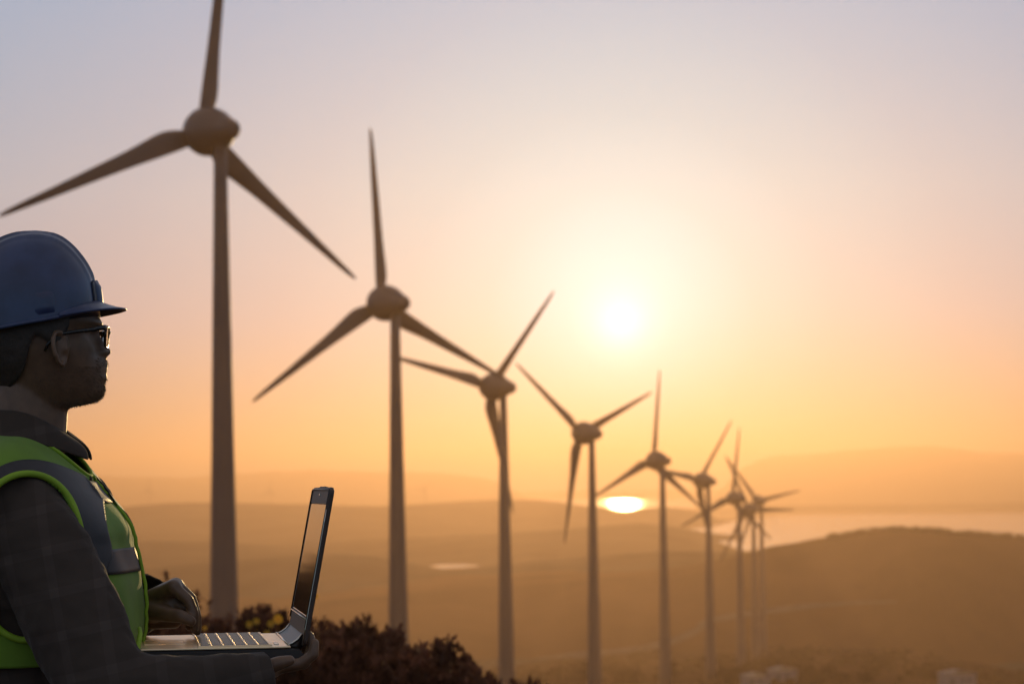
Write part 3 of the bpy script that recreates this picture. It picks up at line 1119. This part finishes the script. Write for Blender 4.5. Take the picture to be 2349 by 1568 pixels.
body = bmesh.new()
P = []
for i in range(92):
    y = 560 + 400 * i / 91
    row = []
    for j in range(96):
        ph = 2 * math.pi * j / 96
        # crowd columns towards the front for nose and mouth
        ph = ph - 0.45 * math.sin(ph)
        f, s_ = head_pt(y, ph)
        row.append(hp_(f, s_, y))
    P.append(row)
add_grid(body, P, close_v=True, cap0=True, cap1=True)
# ears
for sd in (-1, 1):
    ec = hp_(-8, 0, 806)
    nrm = hp_(-8, sd, 806) - ec
    nrm.normalize()
    fw = (hp_(1, 0, 806) - hp_(0, 0, 806)).normalized()
    ec = hp_(20, sd * 108, 806)
    rot = Matrix.Rotation(R_(-8), 3, 'Y')
    loop = []
    for k in range(20):
        a = 2 * math.pi * k / 20
        rx = 15 + 3 * math.sin(a)
        loop.append(ec + fw * (math.cos(a) * rx * S - math.sin(a) * 4 * S) + Vector((0, 0, math.sin(a) * 38 * S)) + nrm * (.010 - .010 * math.cos(a)) * 1.0)
    add_tube(body, loop, [.0042 if 0 < k < 13 else .0036 for k in range(20)], 8, closed=True)
    add_ellipsoid(body, ec + nrm * .004, (.0105, .004, .024), rot=Matrix.Rotation(HA + sd * -.25, 3, 'Z'))
    add_ellipsoid(body, ec + nrm * .006 - Vector((0, 0, .0235)) + fw * .003, (.006, .0035, .008))
    add_ellipsoid(body, ec + nrm * .006 + fw * .008, (.004, .004, .007))
# neck
add_capsule(body, pp(72, 860), pp(52, 1020), .058, .066, 24)
add_capsule(body, pp(96, 920), pp(76, 1020), .034, .045, 20)
add_capsule(body, pp(112, 975, -.018), pp(90, 1010, -.02), .014, .016)
add_ellipsoid(body, pp(128, 962), (.012, .012, .017))       # Adam's apple


# ---- torso rings: (front x, front y, back x, back y, half width m, side y)
RINGS = [(150, 1060, -20, 968, .062, 985), (205, 1096, -40, 985, .088, 1003), (209, 1106, -65, 995, .130, 1016), (214, 1115, -85, 1012, .170, 1036), (224, 1128, -98, 1040, .200, 1066), (240, 1146, -108, 1085, .220, 1108),
         (271, 1183, -115, 1150, .226, 1168), (290, 1214, -118, 1210, .226, 1216), (297, 1245, -118, 1245, .224, 1247), (306, 1279, -116, 1279, .221, 1281), (315, 1321, -112, 1321, .217, 1321),
         (322, 1367, -106, 1367, .212, 1367), (323.5, 1406, -100, 1406, .208, 1409), (321, 1446, -97, 1470, .205, 1468), (312, 1490, -96, 1516, .203, 1510), (298, 1560, -98, 1580, .200, 1570), (285, 1680, -104, 1680, .195, 1680), (262, 1790, -106, 1790, .19, 1790)]


TORSO_X = pp(95, 1200).x
TC, TS = math.cos(R_(0.5)), math.sin(R_(0.5))     # the body turns a little away from the camera


def torso_pt(r, ph, off=0.0):
    """r ring index (float), ph angle from straight ahead (+ far side), off outward offset in m"""
    v = [interp([(i, q[k]) for i, q in enumerate(RINGS)], r) for k in range(6)]
    c, s = math.cos(ph), math.sin(ph)
    e = 2 / 2.35
    cc, ss = math.copysign(abs(c) ** e, c), math.copysign(abs(s) ** e, s)
    xs = .42 * v[0] + .58 * v[2]
    x = xs + (v[0] - xs if c > 0 else xs - v[2]) * cc
    wz = abs(c) ** 1.6
    y = v[5] + ((v[1] if c > 0 else v[3]) - v[5]) * wz
    p = pp(x, y)
    nrm = Vector((c, s, 0))
    up = 0.75 * (1 - sm(1.5, 4.5, r))
    nrm = Vector((c * (1 - up), s * (1 - up), up)).normalized()
    q = Vector((p.x, PY + ss * v[4], p.z)) + nrm * off
    a_ = q.x - TORSO_X
    b_ = q.y - PY
    return Vector((TORSO_X + a_ * TC - b_ * TS, PY + a_ * TS + b_ * TC, q.z))


def torso_grid(bm, r0, r1, n, off, cols=96, caps=True, wr=0.0, seed=0):
    P = []
    for i in range(n):
        r = r0 + (r1 - r0) * i / (n - 1)
        row = []
        for j in range(cols):
            ph = 2 * math.pi * j / cols
            o_ = off
            p = torso_pt(r, ph, 0)
            if wr:
                k = sm(4.5, 8, r)
                o_ += wr * (nz(p.x * 9, p.y * 9, p.z * 5 + seed) * (.35 + k) + .6 * k * nz(p.x * 14 + p.z * 9, p.y * 12, p.z * 16 + seed))
            row.append(torso_pt(r, ph, o_))
        P.append(row)
    return add_grid(bm, P, close_v=True, cap0=caps, cap1=caps)


# bare body under the clothes
torso_grid(body, 0.2, 17, 40, -.045, cols=48)
hip = pp(95, 1800)
hips = {}
for sd in (-1, 1):
    hj = Vector((hip.x, PY + sd * .10, hip.z + .02))
    kn = Vector((hip.x + .03, PY + sd * .12, .50))
    an = Vector((hip.x - .03, PY + sd * .13, .09))
    hips[sd] = (hj, kn, an)
    add_chain(body, [hj, kn, an], [.085, .056, .04], 16)
    add_capsule(body, an + Vector((-.03, 0, -.045)), an + Vector((.15, sd * .02, -.055)), .035, .028)

# arms: shoulder, elbow, wrist
SH_N, EL_N, WR_N = pp(120, 1196) + Vector((0, -.165, 0)), at(250, 1598, 3.42), at(560, 1562, 3.50)
SH_F, EL_F, WR_F = pp(120, 1196) + Vector((0, .165, 0)), at(215, 1510, 3.95), at(325, 1388, 3.86)
add_chain(body, [SH_N, EL_N, WR_N], [.042, .040, .028], 16)
add_chain(body, [SH_F, EL_F, WR_F], [.042, .040, .027], 16)


def hand(bm, wrist, knuckles, fingers, thumb, pr=.0125):
    """palm from capsules wrist->knuckles; fingers as lists of joints; thumb list of joints from the palm side"""
    for k in knuckles:
        add_capsule(bm, wrist, k, .019, pr, 12)
    for a_, b_ in zip(knuckles[:-1], knuckles[1:]):
        add_capsule(bm, a_, b_, pr, pr, 12)
        add_capsule(bm, (a_ + wrist) / 2, (b_ + wrist) / 2, pr * 1.1, pr * 1.1, 12)
    for (k, pts), r0 in zip(zip(knuckles, fingers), (.0092, .0096, .0090, .0080)):
        add_chain(bm, [k] + pts, [r0 * 1.12, r0 * 1.0, r0 * .92, r0 * .78][:len(pts) + 1], 12)
    add_chain(bm, thumb, [.016, .0125, .0108, .0085][:len(thumb)], 12)


# far (left) hand hovering over the keys, palm down, index nearest the camera
kn = [at(398, 1346, 3.775), at(404, 1341, 3.797), at(401, 1343, 3.818), at(389, 1352, 3.838)]
fg = [[at(432, 1376, 3.770), at(446, 1410, 3.768), at(447, 1440, 3.766)],
      [at(437, 1372, 3.795), at(450, 1412, 3.794), at(452, 1447, 3.793)],
      [at(434, 1370, 3.818), at(446, 1410, 3.820), at(449, 1446, 3.820)],
      [at(417, 1378, 3.842), at(430, 1409, 3.844), at(434, 1438, 3.843)]]
th = [at(345, 1400, 3.81), at(384, 1408, 3.765), at(414, 1412, 3.752), at(438, 1424, 3.752)]
hand(body, WR_F, kn, fg, th)
add_capsule(body, at(352, 1400, 3.82), at(392, 1380, 3.80), .020, .017)
add_capsule(body, at(392, 1378, 3.80), at(424, 1396, 3.79), .016, .011)
add_capsule(body, at(350, 1420, 3.84), at(400, 1424, 3.83), .016, .012)
# near (right) hand under the laptop, palm up, finger ends curling up behind the hinge
kn = [at(628, 1532, 3.585), at(634, 1530, 3.608), at(632, 1530, 3.630), at(622, 1531, 3.652)]
fg = [[at(690, 1521, 3.59), at(719, 1500, 3.59), at(722, 1474, 3.592)],
      [at(697, 1520, 3.614), at(716, 1494, 3.614), at(711, 1458, 3.616)],
      [at(692, 1520, 3.638), at(712, 1496, 3.638), at(707, 1460, 3.640)],
      [at(676, 1521, 3.660), at(700, 1503, 3.662), at(702, 1476, 3.664)]]
th = [at(575, 1546, 3.52), at(610, 1532, 3.515), at(640, 1520, 3.515), at(664, 1514, 3.52)]
hand(body, WR_N, kn, fg, th)
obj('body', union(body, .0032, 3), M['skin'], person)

# ---- hair: closed cap from the temples to the nape
bm = bmesh.new()
P = []
for i in range(26):
    t = i / 25
    row = []
    for j in range(49):
        ph = R_(68 + (292 - 68) * j / 48)
        a = abs(math.degrees(ph) - 180)                # 0 nape ... 112 temple
        low = interp([(0, 905), (30, 900), (60, 870), (74, 838), (84, 775), (92, 790), (100, 806), (106, 792), (112, 770)], a)
        y = 690 + (low - 690) * t
        f, s_ = head_pt(y, ph)
        g = 1.045 + .03 * nz(f * .05, s_ * .05, y * .06)
        if t > .93:
            g = 1.02
        row.append(hp_(-14 + (f + 14) * g, s_ * g, y))
    P.append(row)
add_grid(bm, P)
obj('hair', modified(bm, [('SOLIDIFY', dict(thickness=.004, offset=-1))]), M['hair'], person)
# stubble along jaw, chin and lip: short fine hairs
bm = bmesh.new()
rnd = random.Random(4)
for _ in range(5200):
    y = rnd.uniform(822, 940)
    ph = rnd.uniform(-1.75, 1.75)
    f, s_ = head_pt(y, ph)
    a = abs(ph)
    if y < 836 + a * 10 and a > .5:
        continue
    if 841 < y < 870 and a < .30:
        continue
    p = hp_(f, s_, y)
    q = head_pt(y, ph)
    nrm = (hp_(f * 1.0 + 10 * math.cos(ph), s_ + 10 * math.sin(ph), y + 5) - p).normalized()
    if y > 915:
        nrm = (nrm + Vector((0, 0, -1.2))).normalized()
    nrm = (nrm + Vector((rnd.gauss(0, .25), rnd.gauss(0, .25), rnd.gauss(0, .25) - .25))).normalized()
    side = nrm.cross(Vector((0, 1, .2))).normalized() * .00035
    ln = rnd.uniform(.002, .0052)
    p = p - nrm * .001
    vs = [bm.verts.new(p - side), bm.verts.new(p + side), bm.verts.new(p + nrm * ln)]
    bm.faces.new(vs)
kind(obj('beard', bm, M['beard'], person, smooth=False), 'stuff')

# ---- shirt: torso, sleeves, collar
bm = bmesh.new()
torso_grid(bm, 0.6, 16.4, 60, -.014, cols=72)
add_chain(bm, [pp(112, 1168) + Vector((0, -.158, 0)), SH_N + Vector((.012, -.014, -.03)), SH_N * .45 + EL_N * .55, EL_N, WR_N * 1.0], [.056, .070, .072, .064, .040], 24)
add_chain(bm, [pp(112, 1168) + Vector((0, .158, 0)), SH_F + Vector((.012, .01, -.03)), SH_F * .45 + EL_F * .55, EL_F, WR_F * .84 + EL_F * .16], [.070, .070, .062, .055, .037], 24)
me = union(bm, .006, 8)
for v in me.vertices:
    p = v.co
    k = .0045 * nz(p.x * 13, p.y * 11, p.z * 9) + .0035 * nz(p.x * 24 + p.z * 17, p.y * 20, p.z * 26 - p.x * 9) + .002 * nz(p.x * 55, p.y * 50, p.z * 60)
    v.co = p + v.normal * k
shirt = obj('shirt', me, M['shirt'], person)
# cuffs
for w_, e_ in ((WR_N, EL_N), (WR_F, EL_F)):
    bm = bmesh.new()
    d = (w_ - e_).normalized()
    c = w_ * 1.04 - e_ * .04
    u, v = frame(d)
    add_grid(bm, [[c + d * t + (u * math.cos(k * math.pi / 16) + v * math.sin(k * math.pi / 16)) * (r + .0012 * math.sin(k * 1.7)) for k in range(32)] for t, r in ((-.03, .0375), (-.028, .0405), (.026, .0385), (.028, .035))], close_v=True)
    obj('cuff', modified(bm, [('SOLIDIFY', dict(thickness=.003, offset=-1))]), M['shirt'], shirt)
# collar: stand and fold-down leaf, open at the throat
CLOOPS = [  # front x,y, back x,y, half width px, side y
    (136, 1000, -40, 950, 92, 962), (146, 993, -46, 938, 98, 950), (158, 1003, -52, 938, 106, 952), (186, 1021, -60, 952, 124, 976), (200, 1038, -66, 972, 138, 1000), (204, 1056, -68, 984, 146, 1014)]
bm = bmesh.new()
P = []
for i in range(21):
    t = i / 20 * (len(CLOOPS) - 1)
    v = [interp([(k, q[c]) for k, q in enumerate(CLOOPS)], t) for c in range(6)]
    row = []
    for j in range(65):
        ph = R_(7 + (353 - 7) * j / 64)
        c, s = math.cos(ph), math.sin(ph)
        xs = .45 * v[0] + .55 * v[2]
        x = xs + (v[0] - xs if c > 0 else xs - v[2]) * c
        y = v[5] + ((v[1] if c > 0 else v[3]) - v[5]) * abs(c) ** 1.8
        p = pp(x, y)
        row.append(Vector((p.x + .0015 * nz(j * .3, i * .2), PY + s * v[4] * S, p.z)))
    P.append(row)
add_grid(bm, P)
obj('collar', modified(bm, [('SOLIDIFY', dict(thickness=.004, offset=-1)), ('SUBSURF', dict(levels=1))]), M['shirt'], shirt)
# front placket edge
bm = bmesh.new()
add_tube(bm, [torso_pt(r, -.10, .0015) for r in (.9, 1.0, 1.3, 1.8)], .004, 8)
obj('placket', bm, M['shirt'], shirt)

# ---- hi-vis vest
AC, ARX, ARZ = (122, 1268), 110, 176                   # armhole ellipse in profile (photo units)


def arm_e(p):
    x = CX + F * (p.x) / PY
    y0 = pp(AC[0], AC[1])
    return ((p.x - y0.x) / (ARX * S)), ((p.z - y0.z) / (ARZ * S))


vest_off = .0015
bm = bmesh.new()
R0, R1, NR, NC = 1.0, 14.0, 110, 168
V = torso_grid(bm, R0, R1, NR, vest_off, cols=NC, caps=False, wr=.0095, seed=3)
me_full = bpy.data.meshes.new('tmp')
bm.to_mesh(me_full)
vest_bvh = BVHTree.FromPolygons([v.co.copy() for v in me_full.vertices], [tuple(p.vertices) for p in me_full.polygons])
bpy.data.meshes.remove(me_full)
bm.normal_update()
for f_ in bm.faces:
    c = f_.calc_center_median()
    if f_.normal.dot(Vector((c.x - pp(95, 1200).x, c.y - PY, .05))) < 0:
        f_.normal_flip()
dead = []
for f_ in bm.faces:
    c = f_.calc_center_median()
    a_, b_ = arm_e(c)
    if abs(c.y - PY) > .09 and a_ * a_ + b_ * b_ < 1:
        dead.append(f_)
bmesh.ops.delete(bm, geom=dead, context='FACES')
for v in bm.verts:
    if v.is_boundary and abs(v.co.y - PY) > .09:
        a_, b_ = arm_e(v.co)
        e_ = math.hypot(a_, b_)
        if .8 < e_ < 1.2:
            y0 = pp(*AC)
            v.co.x = y0.x + a_ / e_ * ARX * S
            v.co.z = y0.z + b_ / e_ * ARZ * S


def vest_at(x, z, sd, off):
    """point of the vest surface on side sd (-1 near) at world x,z"""
    h_, n_, _, _ = vest_bvh.ray_cast(Vector((x, PY + sd * 1.0, z)), Vector((0, -sd, 0)))
    if h_ is None:
        h_, n_, _, _ = vest_bvh.find_nearest(Vector((x, PY + sd * .12, z)))
    if n_.dot(h_ - Vector((h_.x - .02, PY, h_.z - .02))) < 0:
        n_ = -n_
    return h_ + n_ * off


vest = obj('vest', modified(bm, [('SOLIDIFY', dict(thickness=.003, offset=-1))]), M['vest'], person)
y0 = pp(*AC)
for sd in (-1, 1):
    # piping round the armhole
    bm = bmesh.new()
    loop = []
    for k in range(72):
        a = 2 * math.pi * k / 72
        loop.append(vest_at(y0.x + math.cos(a) * ARX * S * 1.02, y0.z + math.sin(a) * ARZ * S * 1.02, sd, .001))
    add_tube(bm, loop, .0052, 8, closed=True)
    obj('piping', bm, M['piping'], vest)
    # grey reflective band running up the back, over the shoulder and down the front beside the armhole
    bm = bmesh.new()
    torso_grid(bm, 1.2, 12.4, 220, vest_off + .0038, cols=336, caps=False, wr=.0095, seed=3)

    def lim(p):
        a_, b_ = arm_e(p)
        return math.hypot(a_, b_), 1.04, 1.20 + (.30 if a_ > 0 else .22) * (1 - abs(b_) / (math.hypot(a_, b_) + 1e-6))  # tape set wider in front, its dark tone standing in for chest shade
    dead = []
    for f_ in bm.faces:
        c = f_.calc_center_median()
        e_, lo_, hi_ = lim(c)
        if (c.y - PY) * sd < .05 or not (lo_ < e_ < hi_) or c.z < y0.z - .02 - (.085 if c.x > y0.x else 0):
            dead.append(f_)
    bmesh.ops.delete(bm, geom=dead, context='FACES')
    for v in bm.verts:
        if v.is_boundary:
            a_, b_ = arm_e(v.co)
            e_, lo_, hi_ = lim(v.co)
            t_ = lo_ if abs(e_ - lo_) < abs(e_ - hi_) else hi_
            if abs(e_ - t_) < .2 and v.co.z > y0.z - .01 - (.085 if v.co.x > y0.x else 0):
                v.co.x = y0.x + a_ / e_ * t_ * ARX * S
                v.co.z = y0.z + b_ / e_ * t_ * ARZ * S
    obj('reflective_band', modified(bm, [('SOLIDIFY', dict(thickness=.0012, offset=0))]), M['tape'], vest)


def belt(r0, r1, p0, p1, name, clear, n=48):
    bm = bmesh.new()
    P = []
    for i in range(9):
        row = []
        for j in range(n + 1):
            ph = R_(p0 + (p1 - p0) * j / n)
            r = r0 + (r1 - r0) * i / 8
            p = torso_pt(r, ph)
            k = sm(4.5, 8, r)
            o_ = vest_off + .0095 * (nz(p.x * 9, p.y * 9, p.z * 5 + 3) * (.35 + k) + .6 * k * nz(p.x * 14 + p.z * 9, p.y * 12, p.z * 16 + 3)) + .0022
            row.append(torso_pt(r, ph, o_))
        P.append(row)
    add_grid(bm, P)
    cut = []
    for f_ in bm.faces:
        c = f_.calc_center_median()
        a_, b_ = arm_e(c)
        if abs(c.y - PY) > .08 and math.hypot(a_, b_) < clear:
            cut.append(f_)
    bmesh.ops.delete(bm, geom=cut, context='FACES')
    return obj(name, modified(bm, [('SOLIDIFY', dict(thickness=.0012, offset=0))]), M['tape'], vest)


belt(2.4, 5.2, -62, 62, 'reflective_band', 1.50)
belt(8.3, 9.75, -70, 70, 'reflective_band', 1.30)
bm = bmesh.new()
add_tube(bm, [torso_pt(1.0 + 12.9 * k / 60, R_(11), .0040 + .002 * nz(k * .4, 2)) for k in range(61)], .0028, 6)
obj('zip', bm, M['piping'], vest)  # bright lime tube added to give the sunlit rim of the front edge
bm = bmesh.new()
add_tube(bm, [torso_pt(r, R_(p), .003) for r, p in [(1.0, -180 + 5 * k) for k in range(73)]], .0035, 6, closed=False)
obj('neck_binding', bm, M['piping'], vest)
bm = bmesh.new()
add_tube(bm, [at(320, 1440, 3.62), at(322, 1452, 3.60), at(319, 1470, 3.57), at(314, 1488, 3.555), at(318, 1497, 3.55)], [.003, .0035, .004, .005, .004], 8)
obj('drawcord', bm, M['piping'], vest)

# ---- trousers and boots (below the frame)
bm = bmesh.new()
add_ellipsoid(bm, pp(88, 1760), (.13, .185, .12))
for sd in (-1, 1):
    hj, kn_, an_ = hips[sd]
    add_chain(bm, [hj + Vector((0, 0, .02)), kn_, an_ + Vector((0, 0, .05))], [.105, .078, .066], 20)
me = union(bm, .008, 6)
for v in me.vertices:
    p = v.co
    v.co = p + v.normal * (.006 * nz(p.x * 10, p.y * 10, p.z * 14))
obj('trousers', me, M['trouser'], person)
for sd in (-1, 1):
    an_ = hips[sd][2]
    bm = bmesh.new()
    add_capsule(bm, an_ + Vector((0, 0, .08)), an_ + Vector((-.01, 0, -.03)), .052, .05)
    add_chain(bm, [an_ + Vector((-.04, 0, -.04)), an_ + Vector((.10, sd * .012, -.042)), an_ + Vector((.165, sd * .02, -.045))], [.045, .042, .040], 16)
    bt = obj('boot', union(bm, .006, 4), M['boot'], person)
    bm = bmesh.new()
    outl = []
    for k in range(28):
        a = 2 * math.pi * k / 28
        outl.append(Vector((an_.x + .06 + math.cos(a) * .15, an_.y + sd * .008 + math.sin(a) * (.052 - .008 * math.cos(a)), 0)))
    add_grid(bm, [[q + Vector((0, 0, z)) for q in outl] for z in (.001, .024)], close_v=True, cap0=True, cap1=True)
    obj('sole', bm, M['sole'], bt)

# ---- hard hat
HT = [  # t, front f, front y, back f, back y, half width
    (0, 139, 716, 164, 778, 147), (.2, 137, 684, 161, 722, 145), (.4, 131, 650, 155, 667, 138), (.55, 118, 618, 144, 622, 125), (.7, 98, 587, 121, 582, 103), (.82, 75, 561, 90, 557, 78), (.92, 46, 543, 51, 541, 47), (1.0, 2, 535.5, 2, 535.5, 2)]


def hat_pt(t, ph, g=0.0):
    v = [interp([(q[0], q[k]) for q in HT], t) for k in range(1, 6)]
    c, s = math.cos(ph), math.sin(ph)
    f = -30 + (v[0] + g if c > 0 else v[2] + g) * math.copysign(abs(c) ** .95, c)
    ss = (v[4] + g) * math.copysign(abs(s) ** .95, s)
    wgt = (1 + c) / 2
    y = v[1] * wgt + v[3] * (1 - wgt)
    # raised ribs over the crown
    k = sm(.30, .5, t)
    rib = 6.5 * (1 - sm(20, 30, abs(ss))) + 3.0 * (1 - sm(4, 9, abs(abs(ss) - 58)))
    y -= rib * k * sm(0, .3, t) * (.4 + .6 * sm(.5, .85, t))
    f += rib * k * (1 - sm(.6, .9, t)) * (1 if c > 0 else -1) * .8
    return hp_(f, ss, y)


hat = bmesh.new()
ts = [-.0] + [i / 40 for i in range(1, 41)]
P = [[hat_pt(t, 2 * math.pi * j / 128) for j in range(128)] for t in ts]
add_grid(hat, P, close_v=True, cap1=True)
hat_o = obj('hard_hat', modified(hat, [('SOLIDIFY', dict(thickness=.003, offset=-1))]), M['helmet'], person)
# rim bead
bm = bmesh.new()
add_tube(bm, [hat_pt(0.005, 2 * math.pi * j / 96, 1.5) for j in range(96)], .0028, 8, closed=True)
obj('rim', bm, M['helmet'], hat_o)
# peak
bm = bmesh.new()
P = []
for i in range(12):
    k = i / 11
    row = []
    for j in range(41):
        ph = R_(-72 + 144 * j / 40)
        a = hat_pt(.13 * (math.cos(ph * 1.1) if abs(ph) < 1.4 else 0) + .01, ph, -1)
        ext = 66 * max(0, math.cos(ph * 1.22)) ** .8 + 2
        f0 = hp_(0, 0, 700)
        d = Vector((math.cos(ph) * math.cos(HA) - .75 * math.sin(ph) * math.sin(HA), math.cos(ph) * math.sin(HA) + .75 * math.sin(ph) * math.cos(HA), 0))
        rise = (706 - 690) * S
        drop = 1 - (1 - k) ** 1.7
        row.append(a + d * ext * S * k - Vector((0, 0, rise * drop * max(0, math.cos(ph)) + .002 * k)))
    P.append(row)
add_grid(bm, P)
obj('peak', modified(bm, [('SOLIDIFY', dict(thickness=.0035, offset=-1)), ('SUBSURF', dict(levels=1))]), M['helmet'], hat_o)
# front lug with dark slot, side accessory slot
bm = bmesh.new()
P = []
for i in range(10):
    t = .42 - .33 * i / 9
    k = sm(0, .25, i / 9) * 1.0
    P.append([hat_pt(t, R_(-16 + 32 * j / 10), (3 + 8 * k) * (1 - (abs(j - 5) / 5) ** 4) - .5) for j in range(11)])
add_grid(bm, P)
obj('front_lug', modified(bm, [('SOLIDIFY', dict(thickness=.002, offset=-1))]), M['helmet'], hat_o)
bm = bmesh.new()
add_grid(bm, [[hat_pt(.40 - .29 * i / 6, R_(-24 + 8 * j / 4), 1.2) for j in range(5)] for i in range(7)])
obj('slot', modified(bm, [('SOLIDIFY', dict(thickness=.003, offset=0))]), M['helmet_dark'], hat_o)
bm = bmesh.new()
add_grid(bm, [[hat_pt(.30 - .24 * i / 6, R_(-92 + 17 * j / 6), (4.5 if 0 < i < 6 and 0 < j < 6 else -.5)) for j in range(7)] for i in range(7)])
obj('accessory_slot', bm, M['helmet'], hat_o)
# headband below the shell
bm = bmesh.new()
P = []
for dy, g in ((0, 1.035), (24, 1.03)):
    row = []
    for j in range(64):
        ph = 2 * math.pi * j / 64
        yy = 738 - 22 * math.cos(ph) + dy - 14
        f, s_ = head_pt(yy, ph)
        row.append(hp_(-14 + (f + 14) * g, s_ * g * 1.02, yy))
    P.append(row)
add_grid(bm, P, close_v=True)
obj('headband', modified(bm, [('SOLIDIFY', dict(thickness=.0025, offset=1))]), M['helmet_dark'], hat_o)

# ---- spectacles
LF = 133                                              # lens plane, photo units ahead of the head axis


def rim_loop(sd, grow=0):
    pts = []
    x0, x1, yt, yb = 14, 98, 754, 800                  # inner, outer, top, bottom
    n = 40
    for k in range(n):
        a = 2 * math.pi * k / n
        c, s = math.cos(a), math.sin(a)
        e = 2 / 3.6
        sx = (x0 + x1) / 2 + ((x1 - x0) / 2 + grow) * math.copysign(abs(c) ** e, c)
        yy = (yt + yb) / 2 - ((yb - yt) / 2 + grow) * math.copysign(abs(s) ** e, s)
        if s < 0:
            sx -= (sx - (x0 + x1) / 2) * .10
        f = LF - 10 * (sx / 98) ** 2 - .10 * (yy - 754)     # wrap and tilt
        pts.append(hp_(f, sd * sx, yy))
    return pts


glasses = bmesh.new()
add_tube(glasses, rim_loop(-1), .0021, 8, closed=True)
gl = obj('glasses', glasses, M['frame'], person)
bm = bmesh.new(); add_tube(bm, rim_loop(1), .0021, 8, closed=True); obj('rim', bm, M['frame'], gl)
bm = bmesh.new()
add_tube(bm, [hp_(LF - 1, -15, 768), hp_(LF + 2, -7, 763), hp_(LF + 3, 0, 762), hp_(LF + 2, 7, 763), hp_(LF - 1, 15, 768)], .0018, 8)
obj('bridge', bm, M['frame'], gl)
for sd in (-1, 1):
    bm = bmesh.new()
    pts = [hp_(LF - 9, sd * 97, 758), hp_(LF - 14, sd * 106, 758), hp_(LF - 30, sd * 112, 760), hp_(95, sd * 116, 763), hp_(60, sd * 118, 767), hp_(28, sd * 119, 772), hp_(8, sd * 119, 780), hp_(-8, sd * 117, 796), hp_(-14, sd * 114, 812)]
    u = 0
    P = []
    for i, p in enumerate(pts):
        hgt = (.0042, .0042, .0038, .0034, .003, .0028, .0026, .0024, .0022)[i]
        d = (pts[min(i + 1, 8)] - pts[max(i - 1, 0)]).normalized()
        upv = Vector((0, 0, 1)) - d * d.z
        upv.normalize()
        sv = d.cross(upv)
        P.append([p + upv * hgt * math.sin(k * math.pi / 4) + sv * .0013 * math.cos(k * math.pi / 4) for k in range(8)])
    add_grid(bm, P, close_v=True, cap0=True, cap1=True)
    bmesh.ops.recalc_face_normals(bm, faces=bm.faces)
    obj('temple', bm, M['frame'], gl)
    bm = bmesh.new()
    lp = rim_loop(sd, -.5)
    vs = [bm.verts.new(p) for p in lp]
    bm.faces.new(vs)
    obj('lens', modified(bm, [('SOLIDIFY', dict(thickness=.0012, offset=0))]), M['lens'], gl, smooth=False)

# ------------------------------------------------------------------ haze
HAZE_DENS, HAZE_G = 0.00031, 0.75
bm = bmesh.new()
add_box(bm, Matrix.Translation((0, 5000, (160 + PLAIN - 5) / 2)), 18000, 11000, 160 - (PLAIN - 5))
mt = bpy.data.materials.new('haze')
mt.use_nodes = True
nt = mt.node_tree
nt.nodes.remove(nt.nodes['Principled BSDF'])
pv = nt.nodes.new('ShaderNodeVolumePrincipled')
pv.inputs['Color'].default_value = (0.45, 0.300, 0.215, 1)
pv.inputs['Density'].default_value = HAZE_DENS
pv.inputs['Anisotropy'].default_value = HAZE_G
nt.links.new(pv.outputs[0], nt.nodes['Material Output'].inputs['Volume'])
hz = obj('haze', bm, mt, smooth=False)
kind(hz, 'stuff')

# ------------------------------------------------------------------ render settings
scene.view_settings.view_transform = 'Standard'
scene.view_settings.look = 'None'
scene.view_settings.exposure = -0.5
scene.view_settings.gamma = 1.0
scene.render.engine = 'CYCLES'
scene.cycles.use_denoising = True
scene.cycles.max_bounces = 8
scene.cycles.volume_bounces = 1
scene.cycles.transparent_max_bounces = 12
scene.cycles.sample_clamp_indirect = 8
